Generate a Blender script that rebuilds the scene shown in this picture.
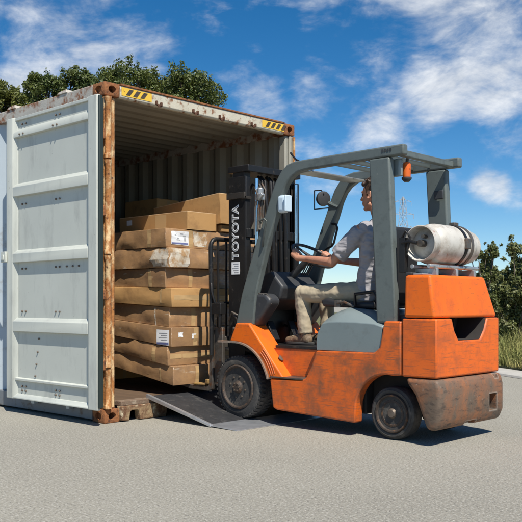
import bpy, bmesh, math, random
from mathutils import Vector, Matrix
random.seed(7)
R = math.radians
sc = bpy.context.scene
for o in list(bpy.data.objects): bpy.data.objects.remove(o)
C = sc.collection

# Coordinates are authored with xa pointing INTO the container (xa = -x of Blender), y to the far right, z up.
def W(p): return Vector((-p[0], p[1], p[2]))

# ------------------------------------------------------------------ camera
cam = bpy.data.objects.new('camera', bpy.data.cameras.new('camera')); C.objects.link(cam); sc.camera = cam
cam.location = W((-5.79, -4.22, 1.02))
cam.data.sensor_width = 36; cam.data.lens = 57.6; cam.data.shift_y = 0.0805
cam.data.clip_end = 2000; cam.data.clip_start = 0.05
F = Vector((-.686, .728, 0)).normalized(); RT = Vector((F.y, -F.x, 0))
cam.rotation_euler = (math.pi/2, 0, math.atan2(-F.x, F.y))

# ------------------------------------------------------------------ light
SUN_EL = 56
sun_to = Vector((.905, -.425, 0)).normalized()           # Blender axes, horizontal direction towards the sun
sv = Vector((sun_to.x*math.cos(R(SUN_EL)), sun_to.y*math.cos(R(SUN_EL)), math.sin(R(SUN_EL))))
sl = bpy.data.lights.new('sun', 'SUN'); sl.energy = 5.0; sl.angle = R(.53); sl.color = (1, .95, .86)
so = bpy.data.objects.new('sun', sl); C.objects.link(so); so.rotation_euler = sv.to_track_quat('Z', 'Y').to_euler(); so.location = (5, -5, 12)
sc.cycles.max_bounces = 7; sc.cycles.diffuse_bounces = 3; sc.cycles.glossy_bounces = 3; sc.cycles.transmission_bounces = 2
sc.view_settings.view_transform = 'Standard'; sc.view_settings.look = 'None'
sc.view_settings.exposure = 0.30; sc.view_settings.gamma = 1
world = bpy.data.worlds.new('World'); sc.world = world; world.use_nodes = True
def build_world():
    nt = world.node_tree; N = nt.nodes; L = nt.links; N.clear()
    out = N.new('ShaderNodeOutputWorld'); bg = N.new('ShaderNodeBackground'); bg.inputs['Strength'].default_value = .085
    sky = N.new('ShaderNodeTexSky'); sky.sky_type = 'NISHITA'; sky.sun_disc = False
    sky.sun_elevation = R(SUN_EL); sky.sun_rotation = math.atan2(sun_to.x, sun_to.y)
    sky.air_density = .72; sky.dust_density = .12; sky.ozone_density = 2.2
    hs = N.new('ShaderNodeHueSaturation'); hs.inputs['Saturation'].default_value = 1.38; hs.inputs['Value'].default_value = 1.12
    hs.inputs['Hue'].default_value = .497
    L.new(sky.outputs[0], hs.inputs['Color'])
    tc = N.new('ShaderNodeTexCoord'); d = tc.outputs['Generated']
    def math_(op, a, b=None, clamp=False):
        m = N.new('ShaderNodeMath'); m.operation = op; m.use_clamp = clamp
        for i, v in enumerate((a, b)):
            if v is None: continue
            if isinstance(v, (int, float)): m.inputs[i].default_value = v
            else: L.new(v, m.inputs[i])
        return m.outputs[0]
    sep = N.new('ShaderNodeSeparateXYZ'); L.new(d, sep.inputs[0])
    zz = math_('ADD', math_('MAXIMUM', sep.outputs[2], 0.0), .16)
    cb = N.new('ShaderNodeCombineXYZ')
    L.new(math_('DIVIDE', sep.outputs[0], zz), cb.inputs[0]); L.new(math_('DIVIDE', sep.outputs[1], zz), cb.inputs[1])
    mp = N.new('ShaderNodeMapping'); mp.inputs['Rotation'].default_value = (0, 0, R(25)); mp.inputs['Scale'].default_value = (1.0, 1.5, 1)
    L.new(cb.outputs[0], mp.inputs[0])
    mpd = N.new('ShaderNodeMapping'); mpd.inputs['Rotation'].default_value = (R(20), R(-15), 0); mpd.inputs['Scale'].default_value = (1, 1, 2.0); L.new(d, mpd.inputs[0])
    def noise(vec, scale, det, rough, dist, seed):
        n = N.new('ShaderNodeTexNoise'); n.noise_dimensions = '4D'; n.inputs['W'].default_value = seed
        n.inputs['Scale'].default_value = scale; n.inputs['Detail'].default_value = det
        n.inputs['Roughness'].default_value = rough; n.inputs['Distortion'].default_value = dist
        L.new(vec, n.inputs['Vector']); return n.outputs['Fac']
    n1 = noise(mpd.outputs[0], 5.0, 9, .60, .35, 3.1)
    n2 = noise(mpd.outputs[0], 14, 8, .64, .45, 8.2)
    n3 = noise(d, 40, 5, .6, .1, 1.7)
    base = math_('ADD', math_('MULTIPLY', n1, .66), math_('ADD', math_('MULTIPLY', n2, .25), math_('MULTIPLY', n3, .09)))
    base = math_('ADD', math_('MULTIPLY', math_('SUBTRACT', base, .5), 1.75), .49)
    tot = None
    def pixdir(px, py): return (F + RT*((px-261)/835) + Vector((0, 0, 1))*((303-py)/835)).normalized()
    #      px   py   radius(deg)  weight
    for px, py, r, w in [(480, 5, 6.5, .27), (445, 72, 4.6, .21), (508, 82, 4.8, .24), (400, 8, 5.0, .22), (375, 38, 4.8, .18), (335, 72, 4.4, .17), (372, 105, 3.4, .14),
                         (330, 8, 4.0, .20), (425, 12, 4.5, .22), (510, 118, 2.6, .17), (490, 186, 1.7, .20),
                         (50, 45, 4.5, .17), (95, 20, 5.2, .17), (150, 35, 3.6, .11), (110, 62, 2.8, .10), (15, 88, 2.2, .20), (262, 105, 2.4, .13), (408, 158, 1.8, .08), (300, 70, 2.6, .08), (60, 5, 4.5, .15)]:
        c = pixdir(px, py)
        dp = N.new('ShaderNodeVectorMath'); dp.operation = 'DOT_PRODUCT'; L.new(d, dp.inputs[0]); dp.inputs[1].default_value = c
        mr = N.new('ShaderNodeMapRange'); mr.interpolation_type = 'SMOOTHSTEP'; mr.clamp = True
        L.new(dp.outputs['Value'], mr.inputs[0])
        mr.inputs[1].default_value = math.cos(R(r)); mr.inputs[2].default_value = math.cos(R(r*.15)); mr.inputs[3].default_value = 0; mr.inputs[4].default_value = w
        tot = mr.outputs[0] if tot is None else math_('MAXIMUM', tot, mr.outputs[0])
    dens = N.new('ShaderNodeMapRange'); dens.interpolation_type = 'SMOOTHSTEP'; dens.clamp = True
    L.new(math_('ADD', base, tot), dens.inputs[0]); dens.inputs[1].default_value = .52; dens.inputs[2].default_value = .90
    dens.inputs[3].default_value = 0; dens.inputs[4].default_value = .93
    cr = N.new('ShaderNodeValToRGB'); L.new(math_('ADD', math_('MULTIPLY', n2, .7), math_('MULTIPLY', n1, .4)), cr.inputs[0])
    cr.color_ramp.elements[0].position = .35; cr.color_ramp.elements[0].color = (4.6, 5.0, 5.6, 1)
    cr.color_ramp.elements[1].position = .68; cr.color_ramp.elements[1].color = (8.6, 8.9, 9.3, 1)
    mx = N.new('ShaderNodeMix'); mx.data_type = 'RGBA'
    L.new(dens.outputs[0], mx.inputs[0]); L.new(hs.outputs[0], mx.inputs[6]); L.new(cr.outputs[0], mx.inputs[7])
    L.new(mx.outputs[2], bg.inputs[0]); L.new(bg.outputs[0], out.inputs[0])
build_world()

# ------------------------------------------------------------------ materials
MATS = {}
def mat(name, c1, c2=None, scale=8, rough=.6, metal=0, bump=0, bscale=60, stretch=(1, 1, 1), c3=None, t3=.58, s3=5, w3=.06, st3=(1, 1, 1),
        c4=None, t4=.6, s4=20, w4=.04, st4=(1, 1, 1), coat=0, r3=None, transl=0, rand=0, spec=.5, bdist=.01, bdet=5, bst=None, edge=None, coatbump=0):
    m = bpy.data.materials.new(name); m.use_nodes = True; nt = m.node_tree; N = nt.nodes; L = nt.links
    b = N['Principled BSDF']; b.inputs['Roughness'].default_value = rough; b.inputs['Metallic'].default_value = metal
    b.inputs['Specular IOR Level'].default_value = spec
    if coat: b.inputs['Coat Weight'].default_value = coat; b.inputs['Coat Roughness'].default_value = .22
    tc = N.new('ShaderNodeTexCoord'); vec = tc.outputs['Object']
    if rand:
        oi = N.new('ShaderNodeObjectInfo'); ad = N.new('ShaderNodeVectorMath'); ad.operation = 'MULTIPLY_ADD'
        cbx = N.new('ShaderNodeCombineXYZ')
        for i in range(3): L.new(oi.outputs['Random'], cbx.inputs[i])
        L.new(cbx.outputs[0], ad.inputs[0]); ad.inputs[1].default_value = (17, 31, 23); L.new(vec, ad.inputs[2]); vec = ad.outputs[0]
    def noise(s, st, det=6, rg=.6):
        mp = N.new('ShaderNodeMapping'); mp.inputs['Scale'].default_value = st; L.new(vec, mp.inputs[0])
        n = N.new('ShaderNodeTexNoise'); n.inputs['Scale'].default_value = s; n.inputs['Detail'].default_value = det; n.inputs['Roughness'].default_value = rg
        L.new(mp.outputs[0], n.inputs['Vector']); return n.outputs['Fac']
    def mix(fac, a, bb):
        x = N.new('ShaderNodeMix'); x.data_type = 'RGBA'; L.new(fac, x.inputs[0])
        for i, v in ((6, a), (7, bb)):
            if isinstance(v, tuple): x.inputs[i].default_value = (*v, 1)
            else: L.new(v, x.inputs[i])
        return x.outputs[2]
    def ramp(fac, a, w):
        r = N.new('ShaderNodeMapRange'); r.clamp = True; L.new(fac, r.inputs[0]); r.inputs[1].default_value = a-w; r.inputs[2].default_value = a+w; return r.outputs[0]
    col = c1
    if c2 is not None: col = mix(ramp(noise(scale, stretch), .5, .2), c1, c2)
    if rand:
        hv = N.new('ShaderNodeHueSaturation'); mr = N.new('ShaderNodeMapRange'); L.new(oi.outputs['Random'], mr.inputs[0])
        mr.inputs[3].default_value = 1-rand; mr.inputs[4].default_value = 1+rand; L.new(mr.outputs[0], hv.inputs['Value'])
        if isinstance(col, tuple): hv.inputs['Color'].default_value = (*col, 1)
        else: L.new(col, hv.inputs['Color'])
        col = hv.outputs[0]
    if c3 is not None:
        f3 = ramp(noise(s3, st3, 8, .68), t3, w3); col = mix(f3, col, c3)
        if r3 is not None:
            rr = N.new('ShaderNodeMapRange'); L.new(f3, rr.inputs[0]); rr.inputs[3].default_value = rough; rr.inputs[4].default_value = r3
            L.new(rr.outputs[0], b.inputs['Roughness'])
    if c4 is not None: col = mix(ramp(noise(s4, st4, 8, .7), t4, w4), col, c4)
    if edge is not None:
        bv = N.new('ShaderNodeBevel'); bv.samples = 4; bv.inputs['Radius'].default_value = .022
        ge = N.new('ShaderNodeNewGeometry'); dp = N.new('ShaderNodeVectorMath'); dp.operation = 'DOT_PRODUCT'
        L.new(bv.outputs[0], dp.inputs[0]); L.new(ge.outputs['Normal'], dp.inputs[1])
        ed = N.new('ShaderNodeMapRange'); ed.clamp = True; L.new(dp.outputs['Value'], ed.inputs[0]); ed.inputs[1].default_value = .995; ed.inputs[2].default_value = .86
        sm = N.new('ShaderNodeMath'); sm.operation = 'MULTIPLY_ADD'; L.new(ed.outputs[0], sm.inputs[0]); sm.inputs[1].default_value = .42
        L.new(noise(26, (1, 1, 1), 6, .7), sm.inputs[2]); col = mix(ramp(sm.outputs[0], .70, .07), col, edge)
    if isinstance(col, tuple): b.inputs['Base Color'].default_value = (*col, 1)
    else: L.new(col, b.inputs['Base Color'])
    if bump:
        bn = N.new('ShaderNodeBump'); bn.inputs['Strength'].default_value = bump; bn.inputs['Distance'].default_value = bdist
        L.new(noise(bscale, bst or stretch, bdet, .5), bn.inputs['Height']); L.new(bn.outputs[0], b.inputs['Normal'])
    if coatbump:
        bc_ = N.new('ShaderNodeBump'); bc_.inputs['Strength'].default_value = 1; bc_.inputs['Distance'].default_value = coatbump
        L.new(noise(16, (.5, .5, 2.2), 3, .55), bc_.inputs['Height']); L.new(bc_.outputs[0], b.inputs['Coat Normal']); b.inputs['Coat Roughness'].default_value = .16
    if transl:
        t = N.new('ShaderNodeBsdfTranslucent'); ms = N.new('ShaderNodeMixShader'); ms.inputs[0].default_value = transl
        if isinstance(col, tuple): t.inputs[0].default_value = (*col, 1)
        else: L.new(col, t.inputs[0])
        L.new(b.outputs[0], ms.inputs[1]); L.new(t.outputs[0], ms.inputs[2]); L.new(ms.outputs[0], N['Material Output'].inputs[0])
    MATS[name] = m; return m

mat('asphalt', (.305, .285, .235), (.235, .22, .182), .40, .93, bump=.8, bscale=85, c3=(.46, .44, .385), t3=.585, s3=70, w3=.09, c4=(.095, .09, .08), t4=.60, s4=62, w4=.06)
mat('concrete', (.46, .44, .40), (.38, .36, .33), 3, .9, bump=.3, c3=(.28, .26, .23), t3=.63, s3=9)
mat('soil', (.13, .12, .06), (.09, .10, .04), 2, .95, bump=.5)
mat('white_paint', (.555, .57, .51), (.505, .52, .465), 1.8, .45, bump=.08, bscale=6, c3=(.38, .39, .355), t3=.65, s3=7, w3=.12, st3=(1, 1, .3), c4=(.22, .19, .15), t4=.685, s4=40, w4=.03, r3=.6)
mat('side_paint', (.46, .52, .56), (.40, .46, .50), 2, .5, bump=.06, c3=(.30, .30, .29), t3=.64, s3=6, w3=.08)
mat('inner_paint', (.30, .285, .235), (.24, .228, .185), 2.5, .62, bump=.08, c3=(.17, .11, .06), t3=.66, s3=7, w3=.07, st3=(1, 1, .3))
mat('bottom_shade_paint', (.20, .215, .225), (.16, .17, .18), 3, .6, bump=.1, c3=(.11, .07, .045), t3=.62, s3=8)  # grey-blue darkened to put the side's shadow into the rail colour
mat('rail_paint', (.50, .47, .41), (.40, .37, .32), 4, .6, c3=(.22, .085, .035), t3=.535, s3=7, w3=.06, bump=.2, r3=.9)
mat('header_paint', (.60, .555, .44), (.50, .455, .35), 4, .55, c3=(.22, .09, .035), t3=.575, s3=11, w3=.05, bump=.2, r3=.9, c4=(.06, .03, .02), t4=.66, s4=22)
mat('hazard_yellow', (.80, .50, .045), (.74, .46, .05), 8, .5, c3=(.22, .08, .03), t3=.67, s3=17, w3=.03)
mat('hazard_black', (.035, .03, .025), (.09, .06, .04), 14, .6)
mat('rust_post', (.46, .20, .055), (.30, .11, .035), 9, .8, bump=.5, bscale=40, c3=(.66, .47, .25), t3=.54, s3=15, w3=.06, st3=(1, 1, .45), c4=(.10, .04, .02), t4=.62, s4=19)
mat('rust', (.21, .075, .028), (.32, .13, .045), 11, .9, bump=.6, bscale=45, c3=(.085, .035, .02), t3=.57, s3=17)
mat('dark_rust', (.075, .035, .02), (.12, .05, .025), 20, .9, bump=.5)
mat('sill_paint', (.36, .27, .15), (.20, .10, .05), 9, .85, bump=.5, c3=(.13, .06, .03), t3=.50, s3=8, w3=.08, c4=(.62, .55, .38), t4=.60, s4=9, w4=.05)
mat('threshold', (.22, .16, .115), (.15, .095, .06), 8, .85, bump=.4, c3=(.33, .27, .2), t3=.6, s3=14)
mat('plank', (.115, .07, .04), (.08, .05, .03), 3, .8, bump=.3, stretch=(.3, 4, 1), rand=.25)
mat('bolt_dark', (.10, .085, .07), (.16, .12, .09), 30, .7)
mat('rubber_seal', (.018, .03, .027), None, rough=.6)
mat('orange', (.76, .140, .010), (.68, .115, .009), 3, .45, bump=.04, bscale=14, c3=(.40, .095, .024), t3=.575, s3=6, w3=.12, c4=(.36, .09, .028), t4=.59, s4=62, w4=.05, st4=(.10, .10, 1.3), r3=.65, edge=(.10, .06, .04))
mat('orange_worn', (.74, .138, .011), (.60, .105, .010), 3, .48, bump=.06, bscale=30, c3=(.23, .08, .032), t3=.555, s3=5.5, w3=.10, c4=(.30, .09, .034), t4=.585, s4=60, w4=.06, st4=(.12, .12, 1.3), r3=.7, edge=(.12, .07, .045))
mat('orange_clean', (.80, .158, .010), (.72, .125, .009), 3, .48, bump=.03, c3=(.50, .10, .02), t3=.62, s3=7, w3=.12, c4=(.34, .09, .03), t4=.635, s4=60, w4=.04, st4=(.2, .2, 1.2), spec=.35, edge=(.24, .10, .05))
mat('orange_scuffed', (.36, .125, .04), (.22, .10, .05), 4, .62, bump=.3, bscale=30, c3=(.135, .095, .066), t3=.48, s3=5, w3=.12, st3=(1, 1, .7), c4=(.06, .042, .032), t4=.59, s4=34, w4=.07, st4=(.3, .3, 1.0), edge=(.33, .28, .23))
mat('grey_paint', (.125, .146, .138), (.108, .128, .121), 4, .45, bump=.05, c3=(.085, .098, .093), t3=.62, s3=8, w3=.08, c4=(.30, .29, .26), t4=.70, s4=40, w4=.03, edge=(.055, .06, .055))
mat('hood_grey', (.20, .242, .242), (.175, .215, .217), 3, .42, bump=.04, c3=(.15, .17, .165), t3=.63, s3=7, w3=.10, c4=(.10, .10, .09), t4=.73, s4=30)
mat('silver', (.55, .56, .55), (.40, .41, .40), 9, .4, .7, bump=.1, c3=(.16, .15, .13), t3=.62, s3=12)
mat('chrome', (.85, .86, .87), None, rough=.12, metal=1)
mat('black_steel', (.010, .010, .011), (.018, .017, .016), 7, .42, bump=.08, c3=(.055, .045, .036), t3=.655, s3=11, w3=.06, r3=.8, spec=.35)
mat('black_plastic', (.042, .044, .048), (.032, .033, .036), 5, .48, bump=.05, c3=(.085, .083, .08), t3=.64, s3=8, w3=.1)
mat('mast_inner', (.03, .028, .026), (.06, .05, .04), 12, .5, .3, bump=.1)
mat('greasy_steel', (.17, .15, .13), (.10, .085, .07), 9, .5, .6, bump=.2, c3=(.20, .09, .04), t3=.6, s3=12)
mat('fork_sun_yellow', (.42, .26, .07), (.22, .13, .06), 14, .6, .2, bump=.2, c3=(.06, .05, .04), t3=.58, s3=15)  # yellow colour stands in for sunlight on the fork heels
mat('rubber', (.030, .029, .028), (.055, .051, .047), 14, .8, bump=.25, c3=(.12, .108, .09), t3=.60, s3=8, w3=.10)
mat('rim', (.075, .055, .042), (.045, .034, .028), 14, .7, .25, bump=.3, bscale=60, c3=(.18, .095, .05), t3=.6, s3=22)
mat('nut', (.20, .165, .13), (.12, .09, .07), 20, .55, .5)
mat('undercarriage', (.02, .018, .017), (.035, .03, .026), 9, .8)
mat('seat_vinyl', (.022, .022, .024), None, rough=.5, bump=.08, bscale=90)
mat('amber', (.72, .16, .02), (.55, .09, .01), 12, .3, c3=(.1, .04, .02), t3=.62, s3=30)
mat('tank_white', (.58, .555, .50), (.48, .455, .405), 5, .45, bump=.05, c3=(.30, .26, .21), t3=.56, s3=7, w3=.09, c4=(.33, .13, .07), t4=.64, s4=8, w4=.05)
mat('glass_mirror', (.75, .80, .85), None, rough=.04, metal=1)
mat('lamp_white', (.55, .66, .74), None, rough=.15, coat=.6)
mat('red_paint', (.42, .10, .05), (.5, .17, .1), 10, .6)
mat('ramp_steel', (.055, .056, .06), (.038, .039, .042), 14, .55, .4, bump=.3, bscale=90, c3=(.11, .105, .10), t3=.62, s3=10)
mat('ramp_edge', (.60, .62, .65), (.42, .44, .47), 9, .35, .7, bump=.15)
mat('cardboard', (.47, .265, .10), (.42, .235, .088), 2.5, .8, bump=.12, bscale=25, rand=.16, c3=(.33, .18, .07), t3=.64, s3=5, w3=.1)
mat('cardboard_wrapped', (.42, .24, .108), (.345, .195, .09), 3, .65, bump=.5, bscale=8, rand=.16, coat=1.0, coatbump=.02, c3=(.26, .15, .078), t3=.575, s3=5, w3=.12, c4=(.60, .50, .38), t4=.665, s4=10, w4=.05, st4=(.5, .5, 2.2))  # c4: pale streaks paint the film's whitish creases and haze into the colour
mat('cardboard_edge', (.68, .47, .26), (.58, .38, .2), 9, .85)
mat('cardboard_inside', (.52, .31, .13), (.46, .27, .11), 5, .85)
mat('tape', (.50, .33, .16), None, rough=.25, coat=.5)
mat('wrap_tape', (.72, .66, .56), (.58, .50, .38), 6, .25, coat=.6, c3=(.42, .26, .13), t3=.52, s3=11, w3=.08, bump=.6, bscale=14)
mat('label_white', (.80, .80, .80), None, rough=.5)
mat('label_ink', (.16, .18, .38), None, rough=.5)
mat('sticker_ink', (.40, .40, .40), None, rough=.5)
mat('letter_white', (.85, .85, .84), None, rough=.5)
mat('skin', (.44, .205, .125), (.48, .235, .145), 12, .58, bump=.12, bscale=120, c3=(.40, .16, .10), t3=.58, s3=16, w3=.1)
mat('hair', (.035, .018, .009), (.06, .03, .014), 30, .5, bump=.6, bscale=90, stretch=(1, 1, .4))
mat('shirt', (.34, .325, .335), (.30, .285, .295), 6, .88, bump=1.0, bscale=7.5, bdist=.028, bdet=1.5, bst=(1.6, 1.6, 3.0))
mat('trousers', (.43, .36, .25), (.39, .32, .22), 6, .88, bump=1.0, bscale=6.5, bdist=.016, bdet=1.5, bst=(2.2, 1.5, 2.2))
mat('shoe', (.22, .15, .09), (.13, .09, .055), 22, .65, bump=.25, c3=(.36, .29, .2), t3=.62, s3=30)
mat('sole', (.045, .042, .038), None, rough=.8)
mat('eye', (.05, .035, .03), None, rough=.15)
mat('bark', (.10, .075, .05), (.06, .045, .03), 9, .9, bump=.6)
mat('leaf_oak', (.095, .125, .026), (.135, .155, .032), 1.6, .5, c3=(.055, .085, .02), t3=.55, s3=.9, w3=.12, transl=.25)
mat('leaf_yellow', (.17, .175, .036), (.115, .135, .028), 1.2, .5, c3=(.07, .095, .02), t3=.57, s3=.9, w3=.12, transl=.25)
mat('leaf_shrub', (.17, .18, .06), (.10, .125, .035), 2.2, .5, c3=(.17, .15, .06), t3=.61, s3=3, w3=.06, transl=.2)
mat('pylon_steel', (.30, .32, .34), None, rough=.6)
mat('twig', (.16, .12, .09), (.10, .08, .06), 9, .9)
mat('grass_dry', (.50, .42, .19), (.30, .31, .09), .8, .8, transl=.25, c3=(.15, .18, .05), t3=.58, s3=1.6, w3=.1)

# ------------------------------------------------------------------ mesh helpers
class MB:
    def __init__(s): s.v = []; s.f = []
    def add(s, vs, fs):
        o = len(s.v); s.v += [tuple(p) for p in vs]; s.f += [tuple(i+o for i in f) for f in fs]; return s
    def box(s, x0, x1, y0, y1, z0, z1):
        return s.add([(x0, y0, z0), (x1, y0, z0), (x1, y1, z0), (x0, y1, z0), (x0, y0, z1), (x1, y0, z1), (x1, y1, z1), (x0, y1, z1)],
                     [(0, 3, 2, 1), (4, 5, 6, 7), (0, 1, 5, 4), (1, 2, 6, 5), (2, 3, 7, 6), (3, 0, 4, 7)])
    def prism(s, poly, axis, a, b):                       # poly of (x,z) for axis y, (y,z) for axis x, (x,y) for axis z
        n = len(poly)
        def P(p, t): return (p[0], t, p[1]) if axis == 'y' else ((t, p[0], p[1]) if axis == 'x' else (p[0], p[1], t))
        vs = [P(p, a) for p in poly]+[P(p, b) for p in poly]
        return s.add(vs, [tuple(range(n))[::-1], tuple(range(n, 2*n))]+[(i, (i+1) % n, n+(i+1) % n, n+i) for i in range(n)])
    def hexa(s, lo, hi):                                  # two quads of four points each
        return s.add(list(lo)+list(hi), [(0, 3, 2, 1), (4, 5, 6, 7), (0, 1, 5, 4), (1, 2, 6, 5), (2, 3, 7, 6), (3, 0, 4, 7)])
    def loft(s, rings, cap=True, closed=False):
        n = len(rings[0]); vs = [p for r in rings for p in r]; fs = []
        m = len(rings)
        for i in range(m if closed else m-1):
            j = (i+1) % m
            for k in range(n): fs.append((i*n+k, i*n+(k+1) % n, j*n+(k+1) % n, j*n+k))
        if cap and not closed: fs += [tuple(range(n))[::-1], tuple(range((m-1)*n, m*n))]
        return s.add(vs, fs)
    def tube(s, pts, r, n=8, closed=False):
        pts = [Vector(p) for p in pts]; m = len(pts); rr = r if isinstance(r, (list, tuple)) else [r]*m
        rings = []; up = None
        for i, p in enumerate(pts):
            a = pts[(i-1) % m] if (closed or i > 0) else p; b = pts[(i+1) % m] if (closed or i < m-1) else p
            t = (b-a).normalized()
            if up is None: up = Vector((0, 0, 1)) if abs(t.z) < .9 else Vector((0, 1, 0))
            u = t.cross(up).normalized(); w = u.cross(t).normalized(); up = w
            rings.append([p+(u*math.cos(2*math.pi*k/n)+w*math.sin(2*math.pi*k/n))*rr[i] for k in range(n)])
        return s.loft(rings, True, closed)
    def lathe(s, prof, o, ax, n=24):                      # prof: (along axis, radius)
        o = Vector(o); ax = Vector(ax).normalized(); up = Vector((0, 0, 1)) if abs(ax.z) < .9 else Vector((1, 0, 0))
        u = ax.cross(up).normalized(); w = ax.cross(u)
        rings = [[o+ax*t+(u*math.cos(2*math.pi*k/n)+w*math.sin(2*math.pi*k/n))*max(r, .0004) for k in range(n)] for t, r in prof]
        return s.loft(rings)
    def ell(s, c, r, n=14, m=9):
        rings = []
        for i in range(m+1):
            a = -math.pi/2+math.pi*(i+.02)/(m+.04); z = math.sin(a); q = max(math.cos(a), .02)
            rings.append([(c[0]+r[0]*q*math.cos(2*math.pi*k/n), c[1]+r[1]*q*math.sin(2*math.pi*k/n), c[2]+r[2]*z) for k in range(n)])
        return s.loft(rings)
    def caps(s, a, b, ra, rb, n=12):                      # capsule with two radii
        a = Vector(a); b = Vector(b); ax = b-a; l = ax.length; prof = []
        for i in range(5): t = math.pi/2*(1-i/5); prof.append((-ra*math.sin(t), ra*math.cos(t)))
        for i in range(5): t = math.pi/2*(i/4); prof.append((l+rb*math.sin(t), rb*math.cos(t)))
        return s.lathe(prof, a, ax, n)
    def mesh(s, name, o=(0, 0, 0), smooth=40):
        me = bpy.data.meshes.new(name)
        me.from_pydata([(-(p[0]-o[0]), p[1]-o[1], p[2]-o[2]) for p in s.v], [], [f[::-1] for f in s.f])
        if len(s.f) < 60000:
            bm = bmesh.new(); bm.from_mesh(me); bmesh.ops.recalc_face_normals(bm, faces=bm.faces); bm.to_mesh(me); bm.free()
        if smooth:
            me.shade_smooth(); me.set_sharp_from_angle(angle=R(smooth))
        return me
def root_of(o):
    while o.parent: o = o.parent
    return o
ORIG = {}
def obj(name, mb, m, parent=None, bevel=0, smooth=40, seg=2, loc=None, solid=0):
    base = ORIG[root_of(parent).name] if parent else (loc or (0, 0, 0))
    me = mb.mesh(name, base, smooth) if isinstance(mb, MB) else mb
    me.materials.clear(); me.materials.append(MATS[m] if isinstance(m, str) else m)
    o = bpy.data.objects.new(name, me); C.objects.link(o)
    if parent: o.parent = parent
    else: o.location = W(base); ORIG[o.name] = base
    if solid: md = o.modifiers.new('s', 'SOLIDIFY'); md.thickness = solid
    if bevel: md = o.modifiers.new('b', 'BEVEL'); md.width = bevel; md.segments = seg; md.limit_method = 'ANGLE'; md.angle_limit = R(35)
    return o
def thing(name, label, cat, loc=(0, 0, 0), group=None):
    o = bpy.data.objects.new(name, None); C.objects.link(o); o.location = W(loc); o.empty_display_size = .2
    ORIG[o.name] = loc; return tag(o, label, cat, group)
def tag(o, label, cat, group=None):
    o['label'] = label; o['category'] = cat
    if group: o['group'] = group
    return o
def struct(name, mb, m, smooth=0):
    o = obj(name, mb, m, smooth=smooth); o['kind'] = 'structure'; return o
def copy_part(src, parent, off=(0, 0, 0)):                # a copy of a part and its sub-parts, sharing mesh data
    c = src.copy(); C.objects.link(c); c.parent = parent
    c.location = src.location+Vector((-off[0], off[1], off[2]))
    for ch in src.children:
        d = ch.copy(); C.objects.link(d); d.parent = c
    return c
def cut(o, mb):                                           # carve real recesses
    base = ORIG[root_of(o).name]
    me = mb.mesh('cutter', base, 0); k = bpy.data.objects.new('cutter', me); C.objects.link(k); k.parent = o.parent
    mods = [(m.type, m.width, m.segments) for m in o.modifiers if m.type == 'BEVEL']; o.modifiers.clear()
    for t, w, sg in mods:
        md = o.modifiers.new('b', 'BEVEL'); md.width = w; md.segments = sg; md.limit_method = 'ANGLE'; md.angle_limit = R(35)
    md = o.modifiers.new('c', 'BOOLEAN'); md.operation = 'DIFFERENCE'; md.object = k; md.solver = 'EXACT'
    bpy.context.view_layer.update()
    dg = bpy.context.evaluated_depsgraph_get(); dg.update()
    new = bpy.data.meshes.new_from_object(o.evaluated_get(dg)); mt = o.data.materials[0]
    o.modifiers.clear(); o.data = new; new.materials.clear(); new.materials.append(mt)
    for p in new.polygons: p.material_index = 0
    new.shade_smooth(); new.set_sharp_from_angle(angle=R(35))
    bpy.data.objects.remove(k); bpy.data.meshes.remove(me)
def arc(cx, cz, r, a0, a1, n): return [(cx+r*math.cos(R(a0+(a1-a0)*i/n)), cz+r*math.sin(R(a0+(a1-a0)*i/n))) for i in range(n+1)]

# ------------------------------------------------------------------ ground
g = MB(); g.add([(-600, -600, 0), (600, -600, 0), (600, 600, 0), (-600, 600, 0)], [(0, 1, 2, 3)]); struct('ground', g, 'asphalt')
# verge behind the yard: its edge runs from the right foreground away behind the container
def verge_y(x): return 7.35+.62*x if x < 1.2 else 8.09+.25*(x-1.2)
xs = [-6+i*.5 for i in range(73)]
k = MB(); n = len(xs)
k.loft([[(x, verge_y(x)-.62, .004), (x, verge_y(x)-.60, .03), (x, verge_y(x), .035), (x, verge_y(x)+.02, .005)] for x in xs]); struct('pavement', k, 'concrete')
k = MB(); rows = []
for x in xs: rows.append([(x, verge_y(x)+.03, .01), (x, verge_y(x)+.03, .06), (x, verge_y(x)+2.5, .32), (x, verge_y(x)+60, .5), (x, verge_y(x)+60, .01)])
k.loft(rows); struct('verge', k, 'soil', 30)

# ------------------------------------------------------------------ container
LEN, WID, HT = 12.19, 2.438, 2.896
con = thing('shipping_container', 'weathered pale shipping container with rusty corner posts and its end open', 'container', (0, 0, 0))
def corr(a0, a1, pitch, depth):
    out = []; a = a0; ph = 0
    seg = [(pitch*.26, 0), (pitch*.24, 1), (pitch*.26, 1), (pitch*.24, 0)]
    out.append((a, 0))
    while a < a1:
        for w, l in seg:
            a += w; out.append((min(a, a1), l*depth))
            if a >= a1: break
    return out
def wall(y, inward):
    m = MB(); pr = corr(.10, LEN-.05, .278, .036)
    vs = []; 
    for x, d in pr: vs += [(x, y+inward*d, .155), (x, y+inward*d, 2.815)]
    m.add(vs, [(2*i, 2*i+2, 2*i+3, 2*i+1) for i in range(len(pr)-1)]); return m
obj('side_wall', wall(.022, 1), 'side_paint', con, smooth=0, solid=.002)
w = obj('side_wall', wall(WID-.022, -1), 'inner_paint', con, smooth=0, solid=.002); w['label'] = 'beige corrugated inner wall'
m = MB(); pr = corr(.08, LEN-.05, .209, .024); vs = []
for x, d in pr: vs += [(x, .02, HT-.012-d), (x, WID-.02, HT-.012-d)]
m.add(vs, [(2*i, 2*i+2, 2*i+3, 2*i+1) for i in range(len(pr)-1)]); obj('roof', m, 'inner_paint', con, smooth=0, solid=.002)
m = MB(); m.box(LEN-.06, LEN-.02, .05, WID-.05, .1, 2.85); obj('end_wall', m, 'inner_paint', con)
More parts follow.
